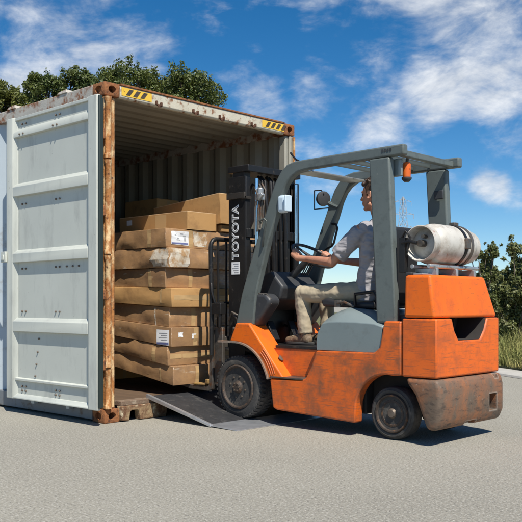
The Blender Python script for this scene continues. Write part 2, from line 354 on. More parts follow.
m = MB(); m.box(.09, LEN-.03, .03, WID-.03, .10, .150); fl = obj('container_floor', m, 'undercarriage', con)
pw = (WID-.10)/8
for i in range(8):
    m = MB(); m.box(.092, LEN-.08, .05+i*pw+.004, .05+(i+1)*pw-.004, .1505, .172); obj('plank', m, 'plank', fl, bevel=.003)
m = MB(); m.box(-.005, .09, .17, WID-.17, .135, .176); obj('threshold_plate', m, 'threshold', con, bevel=.004)
# sill with openings
prof = [(.166, .134), (.166, .012), (.225, .006)]
for a_, b_ in ((.245, .365), (.66, 1.0), (1.44, 1.78), (2.073, 2.193)): prof += [(a_, .004), (a_+.012, .080), (a_+.03, .092), (b_-.03, .092), (b_-.012, .080), (b_, .004)]
prof += [(2.213, .006), (2.272, .012), (2.272, .134)]
m = MB(); m.prism(prof[::-1], 'x', -.022, .05); obj('sill', m, 'sill_paint', con, bevel=.006)
# posts
def post(y0, y1, sgn, name='corner_post'):
    m = MB(); m.box(.0, .085, y0, y1, .122, HT-.122)
    yy = y1 if sgn > 0 else y0
    m.box(.02, .11, min(yy, yy+sgn*.05), max(yy, yy+sgn*.05), .122, HT-.122)
    return obj(name, m, 'rust_post' if sgn > 0 else 'inner_paint', con, bevel=.012)
p1 = post(.004, .075, 1); p2 = post(WID-.075, WID-.004, -1)
for pp, y in ((p1, .03), (p2, WID-.018)):
    for z0, z1 in ((.125, .46), (.475, 1.42), (1.435, 2.23), (2.245, 2.765)):     # the split rusty bar along the post edge
        m = MB(); m.tube([(-.006, y, z0), (-.006, y, z0+.03), (-.008, y+.001, z0+.035), (-.009, y+.001, (z0+z1)/2), (-.008, y, z1-.035), (-.006, y, z1-.03), (-.006, y, z1)], [k_*(1 if y < 1 else .5) for k_ in (.033, .033, .029, .029, .029, .033, .033)], 12); obj('hinge_bar', m, 'rust_post', pp)
for y0, y1 in ((.004, .09), (WID-.09, WID-.004)):
    m = MB(); m.box(LEN-.08, LEN, y0, y1, .122, HT-.122); obj('corner_post', m, 'rust', con, bevel=.01)
def casting(x0, y0, top, front):
    L_, Wd, H_ = .178, .162, .118
    z0 = HT-H_ if top else .0
    m = MB(); m.box(x0, x0+L_, y0, y0+Wd, z0, z0+H_)
    o = obj('corner_casting', m, 'rust', con, bevel=.012)
    c = MB(); cy = y0+Wd/2; cz = z0+H_/2; cxm = x0+L_/2
    def slot(ax, p, hw, hh):
        pts = arc(-(hw-hh)*0, 0, hh, 0, 360, 16)[:-1]
        poly = [(px_*hw/hh, pz_) for px_, pz_ in pts]
        if ax == 'x': c.prism([(cy+a, cz+b) for a, b in poly], 'x', *p)
        else: c.prism([(cxm+a, cz+b) for a, b in poly], 'y', *p)
    if front: slot('x', (x0-.02, x0+.10), .040, .032)
    else: slot('x', (x0+L_-.1, x0+L_+.02), .040, .032)
    if y0 < 1: slot('y', (y0-.02, y0+.03), .045, .032)
    else: slot('y', (y0+Wd-.03, y0+Wd+.02), .045, .032)
    cut(o, c); return o
for x0, fr in ((-.004, True), (LEN-.174, False)):
    for y0 in (-.003, WID-.159):
        for tp in (0, 1): casting(x0, y0, tp, fr)
# header
m = MB(); m.prism([(-.004, HT-.012), (.06, HT-.006), (.06, HT-.118), (.012, HT-.122), (-.004, HT-.108)], 'y', .165, WID-.165)
hd = obj('header', m, 'header_paint', con, bevel=.006)
m = MB(); m.box(-.012, .07, .164, WID-.164, HT-.011, HT+.006); obj('header_flashing', m, 'rust', hd, bevel=.003)
zt, zb = HT-.022, HT-.094
for s0, ng in ((.175, 1), (WID-.50, 1)):
    m = MB(); m.box(-.0072, -.0045, s0, s0+.33, zb, zt); obj('hazard_patch', m, 'hazard_yellow', hd)
    for i in range(4 if s0 > 1 else 3):
        y = s0+.045+i*.078; m = MB()
        m.prism([(y, zb+.012), (y+.042, zb+.012), (y+.082, zt-.008), (y+.040, zt-.008)], 'x', -.0102, -.0074); obj('hazard_stripe', m, 'hazard_black', hd)
for y in (.58, 1.02, 1.36, 1.80):                          # cam keepers of the door bars
    m = MB(); m.box(-.026, -.0045, y-.036, y-.018, HT-.112, HT-.075); m.box(-.026, -.0045, y+.018, y+.036, HT-.118, HT-.082); m.box(-.020, -.0045, y-.018, y+.018, HT-.118, HT-.100)
    m.box(-.028, -.0205, y-.02, y+.008, HT-.130, HT-.105)
    obj('cam_keeper', m, 'dark_rust', hd, bevel=.004)
# rails along the sides
for y0, y1 in ((.0, .06), (WID-.06, WID)):
    m = MB(); m.box(.176, LEN-.178, y0, y1, HT-.112, HT-.005); obj('top_rail', m, 'rail_paint', con, bevel=.006)
    m = MB(); m.box(.176, LEN-.178, y0-.002, y1, .02, .165); obj('bottom_rail', m, 'bottom_shade_paint', con, bevel=.006)
for x, h in ((.55, .028), (1.42, .03), (2.6, .025)):
    m = MB(); m.hexa([(x, -.01, HT-.006), (x+.16, -.01, HT-.006), (x+.16, .09, HT-.006), (x, .09, HT-.006)], [(x+.02, 0, HT+h), (x+.13, -.005, HT+h-.012), (x+.12, .08, HT+h), (x+.03, .08, HT+h)])
    obj('roof_patch', m, 'rail_paint', con, bevel=.005)
# the door swung right round against the side
X0, X1, Z0, Z1 = -.125, 1.315, .135, 2.735
door = MB(); door.box(X0+.03, X1-.03, -.128, -.092, Z0+.015, Z1-.015); dr = obj('door', door, 'white_paint', con, bevel=.004)
for a, b in ((X0, X0+.135), (X1-.125, X1)):
    m = MB(); 
    if a < .5: m.prism([(a, -.1285), (b, -.1285), (b, -.155), (b-.010, -.165), (a+.01, -.165), (a, -.155)], 'z', Z0, Z1)
    else: m.prism([(a-.035, -.1285), (a+.012, -.165), (b-.01, -.165), (b, -.155), (b, -.09), (a, -.09)], 'z', Z0, Z1)
    obj('door_stile', m, 'white_paint', dr, bevel=.006)
RAILS = [(2.545, 2.625, .030), (2.0, 2.125, .034), (1.39, 1.51, .034), (.755, .885, .034), (.135, .185, .032)]
for z0, z1, dp in RAILS:
    m = MB(); yb = -.1285; m.prism([(yb, z0), (yb-dp, z0+.004), (yb-dp, z1-.035), (yb-.006, z1), (yb, z1)], 'x', X0+.137, X1-.095); obj('door_rail', m, 'white_paint', dr, bevel=.005)
m = MB(); m.prism([(-.1285, .30), (-.150, .305), (-.150, .325), (-.1285, .335)], 'x', X0+.137, X1-.095); obj('door_rail', m, 'white_paint', dr, bevel=.003)
m = MB(); m.box(X0+.137, X1-.13, -.148, -.1285, 2.705, 2.733); obj('door_rail', m, 'white_paint', dr, bevel=.004)
m = MB(); m.box(X0+.012, X0+.0285, -.127, -.093, Z0+.02, Z1-.02); obj('gasket_dark_strip', m, 'rubber_seal', dr, bevel=.003)  # extra dark strip, painting shade over the sunlit end of the panel
for (a, b) in ((X0-.022, X0-.001), ):
    m = MB(); m.box(a, b, -.160, -.128, Z0+.02, Z1-.01); obj('gasket_dark_strip', m, 'rubber_seal', dr, bevel=.005)

bm_ = MB(); bm_.lathe([(0, .0085), (.010, .0085), (.013, .004)], (0, 0, 0), (0, -1, 0), 8); bmesh_b = bm_.mesh('bolt', (0, 0, 0), 0)
def bolt(x, z, y=-.1285):
    o = obj('bolt', bmesh_b, 'bolt_dark', dr); o.location = W((x, y, z))
for z in (2.665, 1.93, .82 if 0 else .945, 2.585 if 0 else 1.945-.61, .255, .215):
    for x in (.47, .53, 1.02, 1.08): bolt(x, z)
for x in (.18, .27, .36): bolt(x, 1.335)
for i, z in enumerate((.70, .58, .47, .36)): bolt(.80+.02*i, z)
for x in (.47, .53, 1.02, 1.08): bolt(x, 2.570, -.1575)
m = MB(); m.box(X1-.03, X1+.055, -.188, -.1655, 1.40, 1.50); m.box(X1-.01, X1+.03, -.2, -.1885, 1.42, 1.47); obj('latch_plate', m, 'white_paint', dr, bevel=.005)
for z in (.45, 1.05, 1.75, 2.4):
    m = MB(); m.box(-.028, .05, -.089, -.004, z, z+.09); obj('hinge', m, 'rust', dr, bevel=.008)
for x in (.45, 1.02):
    m = MB(); m.box(x, x+.05, -.05, -.003, .09, .14); m.box(x+.01, x+.08, -.035, -.003, .14, .16); obj('lashing_lug', m, 'side_paint', con, bevel=.004)

# ------------------------------------------------------------------ dock ramp
rp = thing('dock_ramp', 'black steel loading ramp with bright edges bridging ground and container sill', 'ramp', (-.5, 1.25, 0))
YR0, YR1 = .47, 2.02
def slab(x0, z0, x1, z1, y0, y1, t):
    return [(x0, y0, z0-t), (x1, y0, z1-t), (x1, y1, z1-t), (x0, y1, z0-t)], [(x0, y0, z0), (x1, y0, z1), (x1, y1, z1), (x0, y1, z0)]
m = MB(); m.hexa(*slab(-.745, .018, .06, .190, YR0+.035, YR1-.035, .012)); pl = obj('ramp_plate', m, 'ramp_steel', rp, bevel=.002)
m = MB(); m.hexa(*slab(-1.10, .006, -.747, .017, YR0+.01, YR1-.01, .005)); obj('ramp_lip', m, 'ramp_edge', rp, bevel=.001)
for y0 in (YR0, YR1-.033):
    m = MB(); m.hexa([(-.80, y0, .003), (.03, y0, .177), (.03, y0+.033, .177), (-.80, y0+.033, .003)], [(-.80, y0, .024), (.03, y0, .212), (.03, y0+.033, .212), (-.80, y0+.033, .024)])
    obj('side_rail', m, 'ramp_edge', rp, bevel=.003)

# ------------------------------------------------------------------ forklift
YL, YRr, YC = .90, 1.82, 1.36
fk = thing('forklift', 'dirty orange forklift with grey cab frame and black mast carrying the stacked boxes', 'forklift', (-1.45, YC, 0))
def mirror_y(y): return 2*YC-y
def both(fn):
    fn(lambda y: y); fn(mirror_y)
# body sides
arch = arc(-2.235, .195, .285, 0, 178, 14)                   # authored from rear of arch to front (x grows to the front)
def body_side(f):
    poly = [(-1.065, .385), (-1.10, .15), (-1.14, .135), (-1.945, .105)]
    poly += [(-1.955, .25)] + [p for p in arc(-2.235, .205, .285, 12, 100, 9)] + [(-2.362, .49), (-2.362, .885), (-2.215, .885), (-2.175, .69), (-2.12, .648), (-1.565, .642), (-1.515, .52), (-1.455, .415), (-1.40, .398)]
    m = MB(); a, b = sorted((f(YL), f(YL+.10))); m.prism(poly, 'y', a, b); obj('body_side', m, 'orange_worn', fk, bevel=.012)
both(body_side)
m = MB(); m.box(-1.95, -1.02, 1.04, 1.68, .16, .60); m.box(-2.36, -1.95, 1.13, 1.59, .22, .86); m.box(-1.02, -.50, 1.13, 1.59, .2, .62); obj('chassis', m, 'undercarriage', fk, bevel=.01)
def riser(f):
    a, b = sorted((f(1.015), f(1.03)))
    m = MB(); m.prism([(-1.18, .4125), (-1.46, .4125), (-1.56, .641), (-1.0, .641), (-1.05, .55)], 'y', a, b); obj('step_riser', m, 'orange', fk)
    a, b = sorted((f(.898), f(1.014))); m = MB(); m.box(-1.43, -1.07, a, b, .3985, .412); obj('step_plate', m, 'greasy_steel', fk, bevel=.003)
both(riser)
m = MB(); m.box(-1.58, -1.03, 1.008, 1.712, .642, .665); m.box(-1.0295, -.66, 1.112, 1.608, .642, .665); obj('floor_plate', m, 'black_steel', fk, bevel=.004)
# cowls over the front wheels
archf = arc(-.665, .275, .405, 164, 92, 9)
def cowl(f):
    side = [(-1.215, .40), (-1.066, .39)] + archf + [(-.585, .685), (-.665, .845), (-.82, .848)]
    y = YL
    a, b = sorted((f(YL), f(YL+.205))); m = MB(); m.prism(side, 'y', a, b); c = obj('front_cowl', m, 'orange_clean', fk, bevel=.014)
    rim_ = [(-1.075, .395)]+arc(-.665, .275, .413, 164, 92, 12)+[(-.58, .69), (-.46, .69)]
    inn = [(-.46, .675), (-.58, .674)]+arc(-.665, .275, .399, 92, 164, 12)+[(-1.06, .385)]
    a, b = sorted((f(YL-.022), f(YL+.03))); m = MB(); m.prism(rim_+inn, 'y', a, b); obj('fender_lip', m, 'orange_scuffed', c)
    for i in range(3):                                      # pressed ribs on the curved flank
        pts = [(x, f(YL-.001), z) for x, z in arc(-.665, .275, .440+.022*i, 161, 132, 8)]
        m = MB(); m.tube(pts, .0038, 6); obj('cowl_rib', m, 'orange_clean', c)
    m = MB(); m.lathe([(0, .028), (.006, .028), (.008, .018)], (-1.095, f(YL+.11), .555), (-.72, 0, .62), 14); obj('access_plug', m, 'greasy_steel', c)
    m = MB(); m.lathe([(0, .022), (.005, .022), (.007, .012)], (-1.165, f(YL+.15), .472), (-.72, 0, .62), 14); obj('access_plug', m, 'black_steel', c)
both(cowl)
m = MB(); m.box(-.70, -.62, 1.10, 1.62, .58, 1.12); m.box(-.66, -.64, 1.0, 1.72, .66, .86); obj('bulkhead', m, 'black_steel', fk, bevel=.01)
# dashboard and the rounded plastic housings at its ends
def pod(f):
    poly = [(-.735, 1.09), (-.69, .98), (-.69, .88), (-.775, .815), (-.845, .82), (-1.0, 1.0), (-1.02, 1.045), (-.96, 1.10), (-.85, 1.105)]
    a, b = sorted((f(.955), f(1.10))); m = MB(); m.prism(poly, 'y', a, b); o = obj('dash_housing', m, 'black_plastic', fk, bevel=.03, seg=4)
    for i in range(3):
        pts = [(-.84-.04*i, f(.968), 1.104), (-.96+.004*i, f(.972), 1.098-.018*i), (-1.006, f(.985), 1.05-.02*i)]
        m = MB(); m.tube(pts, .006, 6); obj('housing_rib', m, 'greasy_steel', o)
    m = MB(); m.tube([(-.77, f(.948), .862), (-.77, f(.958), .862)], .009, 8); obj('housing_screw', m, 'silver', o)
both(pod)
m = MB(); m.prism([(-.68, 1.12), (-.70, 1.24), (-.88, 1.30), (-1.02, 1.16), (-.98, 1.05), (-.75, .95)], 'y', 1.115, 1.60); ds = obj('dashboard', m, 'black_plastic', fk, bevel=.02, seg=3)
for i in range(4):
    y = 1.50+.028*i; m = MB(); m.tube([(-.90, y, 1.27), (-.96, y, 1.36)], .006, 6); m.ell((-.965, y, 1.37), (.014, .012, .016), 8, 6); obj('control_lever', m, 'black_plastic', ds)
m = MB(); m.tube([(-.86, 1.36, 1.22), (-1.10, 1.36, 1.40)], [.035, .028], 12); m.lathe([(0, .05), (.02, .05), (.03, .03)], (-1.125, YC, 1.40), (-.53, 0, .85), 16); obj('steering_column', m, 'black_plastic', fk)
SC = Vector((-1.15, YC, 1.43)); su = Vector((.85, 0, .53)).normalized(); svv = Vector((0, -1, 0)); sn = Vector((-.53, 0, .85)).normalized()
m = MB(); m.tube([SC+(su*math.cos(2*math.pi*k/40)+svv*math.sin(2*math.pi*k/40))*.195 for k in range(40)], .0135, 10, True)
st = obj('steering_wheel', m, 'black_plastic', fk)
for a in (20, 160, 270):
    e = SC+(su*math.cos(R(a))+svv*math.sin(R(a)))*.19; m = MB(); m.tube([SC-sn*.02, (SC+e)/2-sn*.012, e], [.016, .011, .009], 8); obj('spoke', m, 'black_plastic', st)
for y in (1.22, 1.50):
    m = MB(); m.hexa([(-.80, y-.04, .70), (-.86, y-.04, .70), (-.86, y+.04, .70), (-.80, y+.04, .70)], [(-.76, y-.04, .86), (-.775, y-.04, .86), (-.775, y+.04, .86), (-.76, y+.04, .86)]); m.tube([(-.76, y, .80), (-.69, y, .82)], .012, 6)
    obj('pedal', m, 'black_steel', fk, bevel=.004)
# engine hood
def ring(x, zs, zc, yi):
    return [(x, YL+.018, .646), (x, YL+.014, zs), (x, YL+.014+yi*.35, zs+(zc-zs)*.62), (x, YL+.014+yi, zc), (x, mirror_y(YL+.014+yi), zc), (x, mirror_y(YL+.014+yi*.35), zs+(zc-zs)*.62), (x, mirror_y(YL+.014), zs), (x, mirror_y(YL+.018), .646)]
m = MB(); m.loft([ring(-1.555, .70, .715, .1), ring(-1.572, .79, .82, .12), ring(-1.615, .855, .905, .14), ring(-1.68, .868, .96, .16), ring(-1.76, .872, .985, .17), ring(-1.95, .870, .965, .17), ring(-2.11, .862, .93, .16), ring(-2.19, .84, .885, .14), ring(-2.185, .72, .75, .13), ring(-2.14, .66, .67, .12)])
hood = obj('engine_hood', m, 'hood_grey', fk, bevel=.008)
m = MB(); m.box(-2.36, -2.19, YL+.10, mirror_y(YL+.10), .64, .93); obj('hood_rear', m, 'black_plastic', fk, bevel=.02)
# seat
m = MB(); m.prism([(-1.42, 1.045), (-1.44, .99), (-1.96, .975), (-1.96, 1.03), (-1.62, 1.03), (-1.48, 1.06)], 'y', 1.13, 1.59); seat = obj('seat', m, 'seat_vinyl', fk, bevel=.02, seg=3)
m = MB(); m.prism([(-1.945, 1.02), (-2.03, 1.62), (-2.10, 1.62), (-2.06, .99)], 'y', 1.14, 1.58); obj('backrest', m, 'seat_vinyl', seat, bevel=.03, seg=3)
for y in (1.10, 1.60):
    m = MB(); m.tube([(-1.80, y, 1.0), (-1.80, y, 1.09), (-1.98, y, 1.11), (-2.04, y, 1.03)], .014, 8); obj('hip_restraint', m, 'black_steel', seat)
m = MB(); m.box(-1.66, -1.60, 1.085, 1.115, .985, 1.045); m.tube([(-1.63, 1.09, 1.02), (-1.70, 1.085, 1.03), (-1.80, 1.09, .99)], .012, 6); obj('belt_buckle', m, 'greasy_steel', seat, bevel=.004)
# overhead guard: front pillar flowing into the side rail
def guard(f):
    a, b = sorted((f(.935), f(1.0)))
    outer = [(-.625, .83), (-.70, 1.10), (-.80, 1.36), (-.90, 1.60), (-1.005, 1.83), (-1.055, 1.95), (-1.10, 2.04), (-1.155, 2.11), (-1.22, 2.16), (-1.31, 2.18), (-1.75, 2.185), (-2.36, 2.188)]
    inner = [(-2.36, 2.108), (-1.75, 2.103), (-1.42, 2.098), (-1.33, 2.085), (-1.265, 2.05), (-1.215, 2.0), (-1.17, 1.92), (-1.125, 1.80), (-1.02, 1.56), (-.94, 1.32), (-.87, 1.10), (-.835, .83)]
    m = MB(); m.prism(outer+inner, 'y', a, b); o = obj('guard_pillar', m, 'grey_paint', fk, bevel=.013, seg=3)
    m = MB(); a2, b2 = sorted((f(.93), f(1.0)))
    m.hexa([(-2.125, a2, .87), (-2.295, a2, .87), (-2.295, b2, .87), (-2.125, b2, .87)], [(-2.055, a2, 2.104), (-2.238, a2, 2.104), (-2.238, b2, 2.104), (-2.055, b2, 2.104)])
    obj('guard_pillar', m, 'grey_paint', fk, bevel=.014, seg=3)
    m = MB(); y = f(.905); m.tube([(-.93, f(.936), 1.70), (-.945, y, 1.715), (-1.0, y, 1.73), (-1.02, y, 1.71), (-.985, y, 1.54), (-.955, f(.936), 1.50)], .009, 8); obj('grab_handle', m, 'grey_paint', o)
    return o
gl = guard(lambda y: y); gr = guard(mirror_y)
m = MB(); m.tube([(-1.0, 1.715, 1.50), (-1.05, 1.69, 1.515), (-1.10, 1.685, 1.53), (-1.125, 1.685, 1.56), (-1.165, 1.685, 1.69), (-1.15, 1.685, 1.725), (-1.09, 1.70, 1.735)], .010, 8); obj('grab_handle', m, 'black_steel', gr)
m = MB()
for i in range(4): m.box(-2.17-.024*i, -2.185-.024*i, .9315, .9345, 2.145, 2.165)
obj('model_mark', m, 'black_plastic', gl)
m = MB(); m.box(-2.32, -2.27, 1.0005, 1.7195, 2.108, 2.158); rf = obj('roof_frame', m, 'grey_paint', fk, bevel=.008)
m = MB(); m.box(-1.44, -1.27, 1.001, 1.719, 2.085, 2.10); obj('roof_plate', m, 'silver', rf, bevel=.004)
for x in (-1.62, -1.78, -1.94, -2.10):
    m = MB(); m.hexa([(x, 1.001, 2.125), (x+.012, 1.001, 2.125), (x+.012, 1.719, 2.125), (x, 1.719, 2.125)], [(x-.006, 1.001, 2.160), (x+.006, 1.001, 2.160), (x+.006, 1.719, 2.160), (x-.006, 1.719, 2.160)]); obj('roof_slat', m, 'grey_paint', rf)
m = MB(); m.tube([(-1.33, .97, 2.18), (-1.29, .97, 2.20), (-1.235, .97, 2.262)], .008, 6); obj('roof_peg', m, 'black_steel', rf)
# beacon hung under the rear of the roof
m = MB(); m.lathe([(0, .012), (.002, .03), (.10, .032), (.115, .026), (.12, .012)], (-2.265, 1.125, 1.965), (0, 0, 1), 18); bc = obj('beacon', m, 'amber', fk)
m = MB(); m.lathe([(0, .02), (.02, .038), (.034, .038), (.036, .02)], (-2.265, 1.125, 1.935), (0, 0, 1), 18); obj('beacon_base', m, 'black_plastic', bc)
m = MB(); m.tube([(-2.265, 1.125, 2.07), (-2.275, 1.125, 2.125)], .012, 8); obj('beacon_stem', m, 'black_plastic', bc)
m = MB(); m.box(-2.27, -2.16, 1.017, 1.07, 1.97, 2.10); obj('lamp_bracket', m, 'hood_grey', fk, bevel=.008)
m = MB(); m.box(-2.24, -2.16, 1.68, 1.699, 1.86, 1.93); obj('lamp_bracket', m, 'black_plastic', fk, bevel=.006)
# mirrors
def lamp(x, y, z, mt, nm):
    m = MB(); m.box(x-.048, x+.05, y-.04, y+.03, z-.075, z+.075); return obj(nm, m, mt, fk, bevel=.03, seg=4)
lm = lamp(-1.175, .985, 1.84, 'lamp_white', 'mirror'); lm.location += W((0, -.03, 0))
m = MB(); m.box(-1.248, -1.226, .925, 1.005, 1.772, 1.908); obj('mirror_glass', m, 'lamp_white', lm, bevel=.008, seg=3)
m = MB(); m.lathe([(0, .02), (.01, .05), (.05, .068), (.075, .066), (.08, .05)], (-.955, 1.70, 1.965), (-.8, -.35, 0), 20); hl = obj('work_lamp', m, 'black_plastic', fk)
m = MB(); m.tube([(-1.03, 1.72, 1.93), (-1.09, 1.73, 1.90), (-1.14, 1.735, 1.88)], .022, 8); obj('lamp_arm', m, 'grey_paint', hl)
m = MB(); cy_ = 1.66; m.tube([(-.92, cy_, 2.045), (-.92, cy_, 1.875), (-1.09, cy_, 1.875), (-1.08, cy_, 1.91)], .006, 6); m.tube([(-.92, cy_, 2.045), (-1.0, cy_, 2.04), (-1.03, cy_, 2.0)], .006, 6); obj('lamp_guard', m, 'black_steel', hl)
# counterweight
def rect(x0, x1, y0, y1, z): return [(x0, y0, z), (x1, y0, z), (x1, y1, z), (x0, y1, z)]
m = MB(); m.hexa(rect(-2.385, -2.645, .90, 1.82, .912), rect(-2.385, -2.60, .915, 1.70, 1.222)); cw = obj('counterweight', m, 'orange_clean', fk, bevel=.022, seg=3)
m = MB(); m.prism([(.90, .485), (1.82, .485), (1.82, .907), (1.635, .907), (1.595, .82), (1.53, .745), (1.21, .745), (1.15, .82), (1.115, .907), (.90, .907)], 'x', -2.66, -2.372)
obj('counterweight_band', m, 'orange', cw, bevel=.012)
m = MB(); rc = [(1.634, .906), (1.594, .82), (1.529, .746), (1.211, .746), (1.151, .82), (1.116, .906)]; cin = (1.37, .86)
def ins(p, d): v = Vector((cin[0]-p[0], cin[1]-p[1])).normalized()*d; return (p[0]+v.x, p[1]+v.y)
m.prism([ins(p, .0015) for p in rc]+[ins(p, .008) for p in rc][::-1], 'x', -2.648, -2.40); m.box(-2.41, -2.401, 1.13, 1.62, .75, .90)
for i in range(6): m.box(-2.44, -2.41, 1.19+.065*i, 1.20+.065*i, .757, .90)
obj('recess_shade_lining', m, 'undercarriage', cw)  # black lining added so the recess walls look shaded instead of sunlit
m = MB(); m.prism([(-2.40, .478), (-2.675, .478), (-2.695, .40), (-2.695, .20), (-2.66, .115), (-2.585, .115), (-2.535, .24), (-2.485, .36), (-2.43, .425)], 'y', .885, 1.835); bp = obj('bumper', m, 'orange_scuffed', cw, bevel=.032, seg=3)
c = MB(); c.box(-2.75, -2.62, 1.60, 1.72, .20, .33); c.box(-2.75, -2.655, 1.70, 1.76, .44, .52); c.box(-2.75, -2.60, 1.28, 1.44, .05, .15); cut(bp, c)
m = MB(); m.box(-2.42, -2.37, .95, 1.77, 1.223, 1.245); obj('counterweight_trim', m, 'black_plastic', cw, bevel=.005)
m = MB(); m.box(-2.52, -2.44, .945, 1.08, 1.2235, 1.236); obj('counterweight_trim', m, 'silver', cw, bevel=.003)
m = MB(); m.box(-2.45, -2.43, .905, .99, .450, .468); obj('bumper_bolt', m, 'silver', cw, bevel=.004)
# wheels
def wheel(cx, cz, r, rr, y_out, wid, sgn, big):
    """sgn -1: outer face looks to -y"""
    o = (cx, y_out, cz); ax = (0, -sgn, 0)                   # axis goes inwards
    sh = .022 if big else .016
    m = MB(); m.lathe([(.012, rr), (.002, rr+.012), (0, rr+.03), (.004, r-sh*1.6), (.016, r-sh*.4), (.030, r), (wid-.03, r), (wid-.01, r-sh), (wid, rr+.02), (wid-.01, rr)], o, ax, 56)
    w = obj('wheel', m, 'rubber', fk, smooth=32)
    if big:
        m = MB()
        for k in range(44):
            a = 2*math.pi*k/44; ca, sa = math.cos(a), math.sin(a); ta = (-sa, ca)
            for j, (d0, d1, sk) in enumerate(((.012, .075, 1), (wid-.075, wid-.012, -1))):
                hw = .0105; rI, rO = r-.012, r+.008
                def pt(rad, d, s): return (cx+ca*rad+ta[0]*s, y_out-sgn*d, cz+sa*rad+ta[1]*s)
                sh2 = .014*sk
                m.hexa([pt(rI, d0, -hw), pt(rI, d0, hw), pt(rI, d1, hw+sh2), pt(rI, d1, -hw+sh2)], [pt(rO-.006, d0, -hw*.8), pt(rO-.006, d0, hw*.8), pt(rO, d1, hw*.8+sh2), pt(rO, d1, -hw*.8+sh2)])
        t = obj('tread', m, 'rubber', w, smooth=0); t['kind'] = 'stuff'
    m = MB()
    if big: prof = [(.004, rr+.006), (-.008, rr-.004), (-.006, rr-.014), (.018, rr-.026), (.040, rr-.05), (.052, rr-.075), (.046, .085), (.040, .07), (.044, .05), (.044, 0)]
    else: prof = [(.006, rr+.006), (-.006, rr-.002), (-.004, rr-.012), (.016, rr-.018), (.024, rr-.034), (.010, rr-.042), (.008, rr-.058), (.028, rr-.068), (.030, .052), (.020, .044), (.022, .02), (.022, 0)]
    m.lathe([(wid*.6, rr*.9)]+[(p, q) for p, q in reversed(prof)][::-1][::1], o, ax, 48); rim_ = obj('rim', m, 'rim', w, smooth=50)
    m = MB()
    if big: m.lathe([(.044, .062), (.012, .056), (-.004, .046), (-.014, .036), (-.016, .0)], o, ax, 24)
    else: m.lathe([(.024, .042), (.004, .036), (-.006, .028), (-.008, 0)], o, ax, 20)
    obj('hub', m, 'nut' if not big else 'rim', w)
    if big:
        for k in range(8):
            a = 2*math.pi*(k+.3)/8; p = (cx+math.cos(a)*.092, y_out, cz+math.sin(a)*.092)
            m = MB(); m.lathe([(.05, .017), (.024, .0165), (.022, .010), (.006, .010), (.004, .002)], p, ax, 6); obj('lug_nut', m, 'nut', w, smooth=0)
            a += math.pi/8; p = (cx+math.cos(a)*.130, y_out, cz+math.sin(a)*.130)
            m = MB(); m.lathe([(.055, .020), (.030, .019), (.026, .006)], p, ax, 8); obj('lug_nut', m, 'nut', w, smooth=0)
        for k in range(6):
            a = 2*math.pi*k/6; p = (cx+math.cos(a)*.034, y_out, cz+math.sin(a)*.034); m = MB(); m.lathe([(-.008, .008), (-.020, .008), (-.021, .002)], p, ax, 6); obj('lug_nut', m, 'nut', w, smooth=0)
    else:
        for k in range(5):
            a = 2*math.pi*k/5; p = (cx+math.cos(a)*.066, y_out, cz+math.sin(a)*.066); m = MB(); m.lathe([(.035, .010), (.018, .010), (.016, .003)], p, ax, 6); obj('lug_nut', m, 'nut', w, smooth=0)
    return w
wheel(-.665, .291, .268, .188, .915, .19, -1, True); wheel(-.665, .291, .268, .188, mirror_y(.915), .19, 1, True)
wheel(-2.235, .198, .197, .142, .965, .14, -1, False); wheel(-2.235, .198, .197, .142, mirror_y(.965), .14, 1, False)
m = MB(); m.tube([(-.665, 1.10, .29), (-.665, 1.62, .29)], .07, 12); m.tube([(-2.235, 1.10, .2), (-2.235, 1.62, .2)], .05, 12); obj('axle', m, 'undercarriage', fk)
# mast
def chan(x0, x1, y0, y1, z0, z1, t, sg):                     # channel section, open side towards sg
    m = MB()
    if sg > 0: m.box(x0, x1, y0, y0+t, z0, z1); m.box(x0, x0+t, y0+t, y1, z0, z1); m.box(x1-t, x1, y0+t, y1, z0, z1)
    else: m.box(x0, x1, y1-t, y1, z0, z1); m.box(x0, x0+t, y0, y1-t, z0, z1); m.box(x1-t, x1, y0, y1-t, z0, z1)
    return m
MT = 2.245
def mm(y): return 2.83-y
for sg, f in ((1, lambda y: y), (-1, mm)):
    a, b = sorted((f(1.05), f(1.115)))
    rail = obj('mast_rail', chan(-.63, -.425, a, b, .13, MT-.05 if 0 else MT-.10, .016, sg), 'black_steel', fk, bevel=.003)
    a, b = sorted((f(1.075), f(1.15))); obj('inner_rail', chan(-.60, -.455, a, b, .16, MT-.02, .014, sg), 'mast_inner', rail, bevel=.002)
    # lift cylinder with bright rod, chain, hoses
    y = f(1.15); m = MB(); m.lathe([(0, .032), (1.30, .032), (1.31, .022), (1.33, .022)], (-.675, y, .2), (0, 0, 1), 16); cyl = obj('lift_cylinder', m, 'black_steel', fk)
    m = MB(); m.tube([(-.675, y, 1.40), (-.675, y, MT-.12)], .0165, 12); obj('cylinder_rod', m, 'chrome', cyl)
    y = f(1.20); m = MB(); 
    for i in range(58): m.box(-.53, -.512, y-.010, y+.010, .5+i*.029, .5+i*.029+.024)
    obj('lift_chain', m, 'greasy_steel', fk)
    y = f(1.26); m = MB(); m.tube([(-.58, y, .5), (-.58, y, 1.9), (-.57, y, 2.06), (-.52, y, 2.10), (-.48, y, 2.04), (-.47, y, 1.8), (-.46, y, .8)], .012, 8); obj('hydraulic_hose', m, 'black_plastic', fk)
    y = f(1.005); m = MB(); m.tube([(-.55, f(1.08), .62), (-.98, f(1.08), .56)], .03, 12); obj('tilt_cylinder', m, 'black_steel', fk)
for z0, z1, x0, x1 in ((MT-.06, MT, -.66, -.40), (1.60, 1.68, -.645, -.60), (.40, .55, -.645, -.60)):
    m = MB(); m.box(x0, x1, 1.06, mm(1.06), z0, z1); obj('mast_crossbar', m, 'black_steel', fk, bevel=.006)
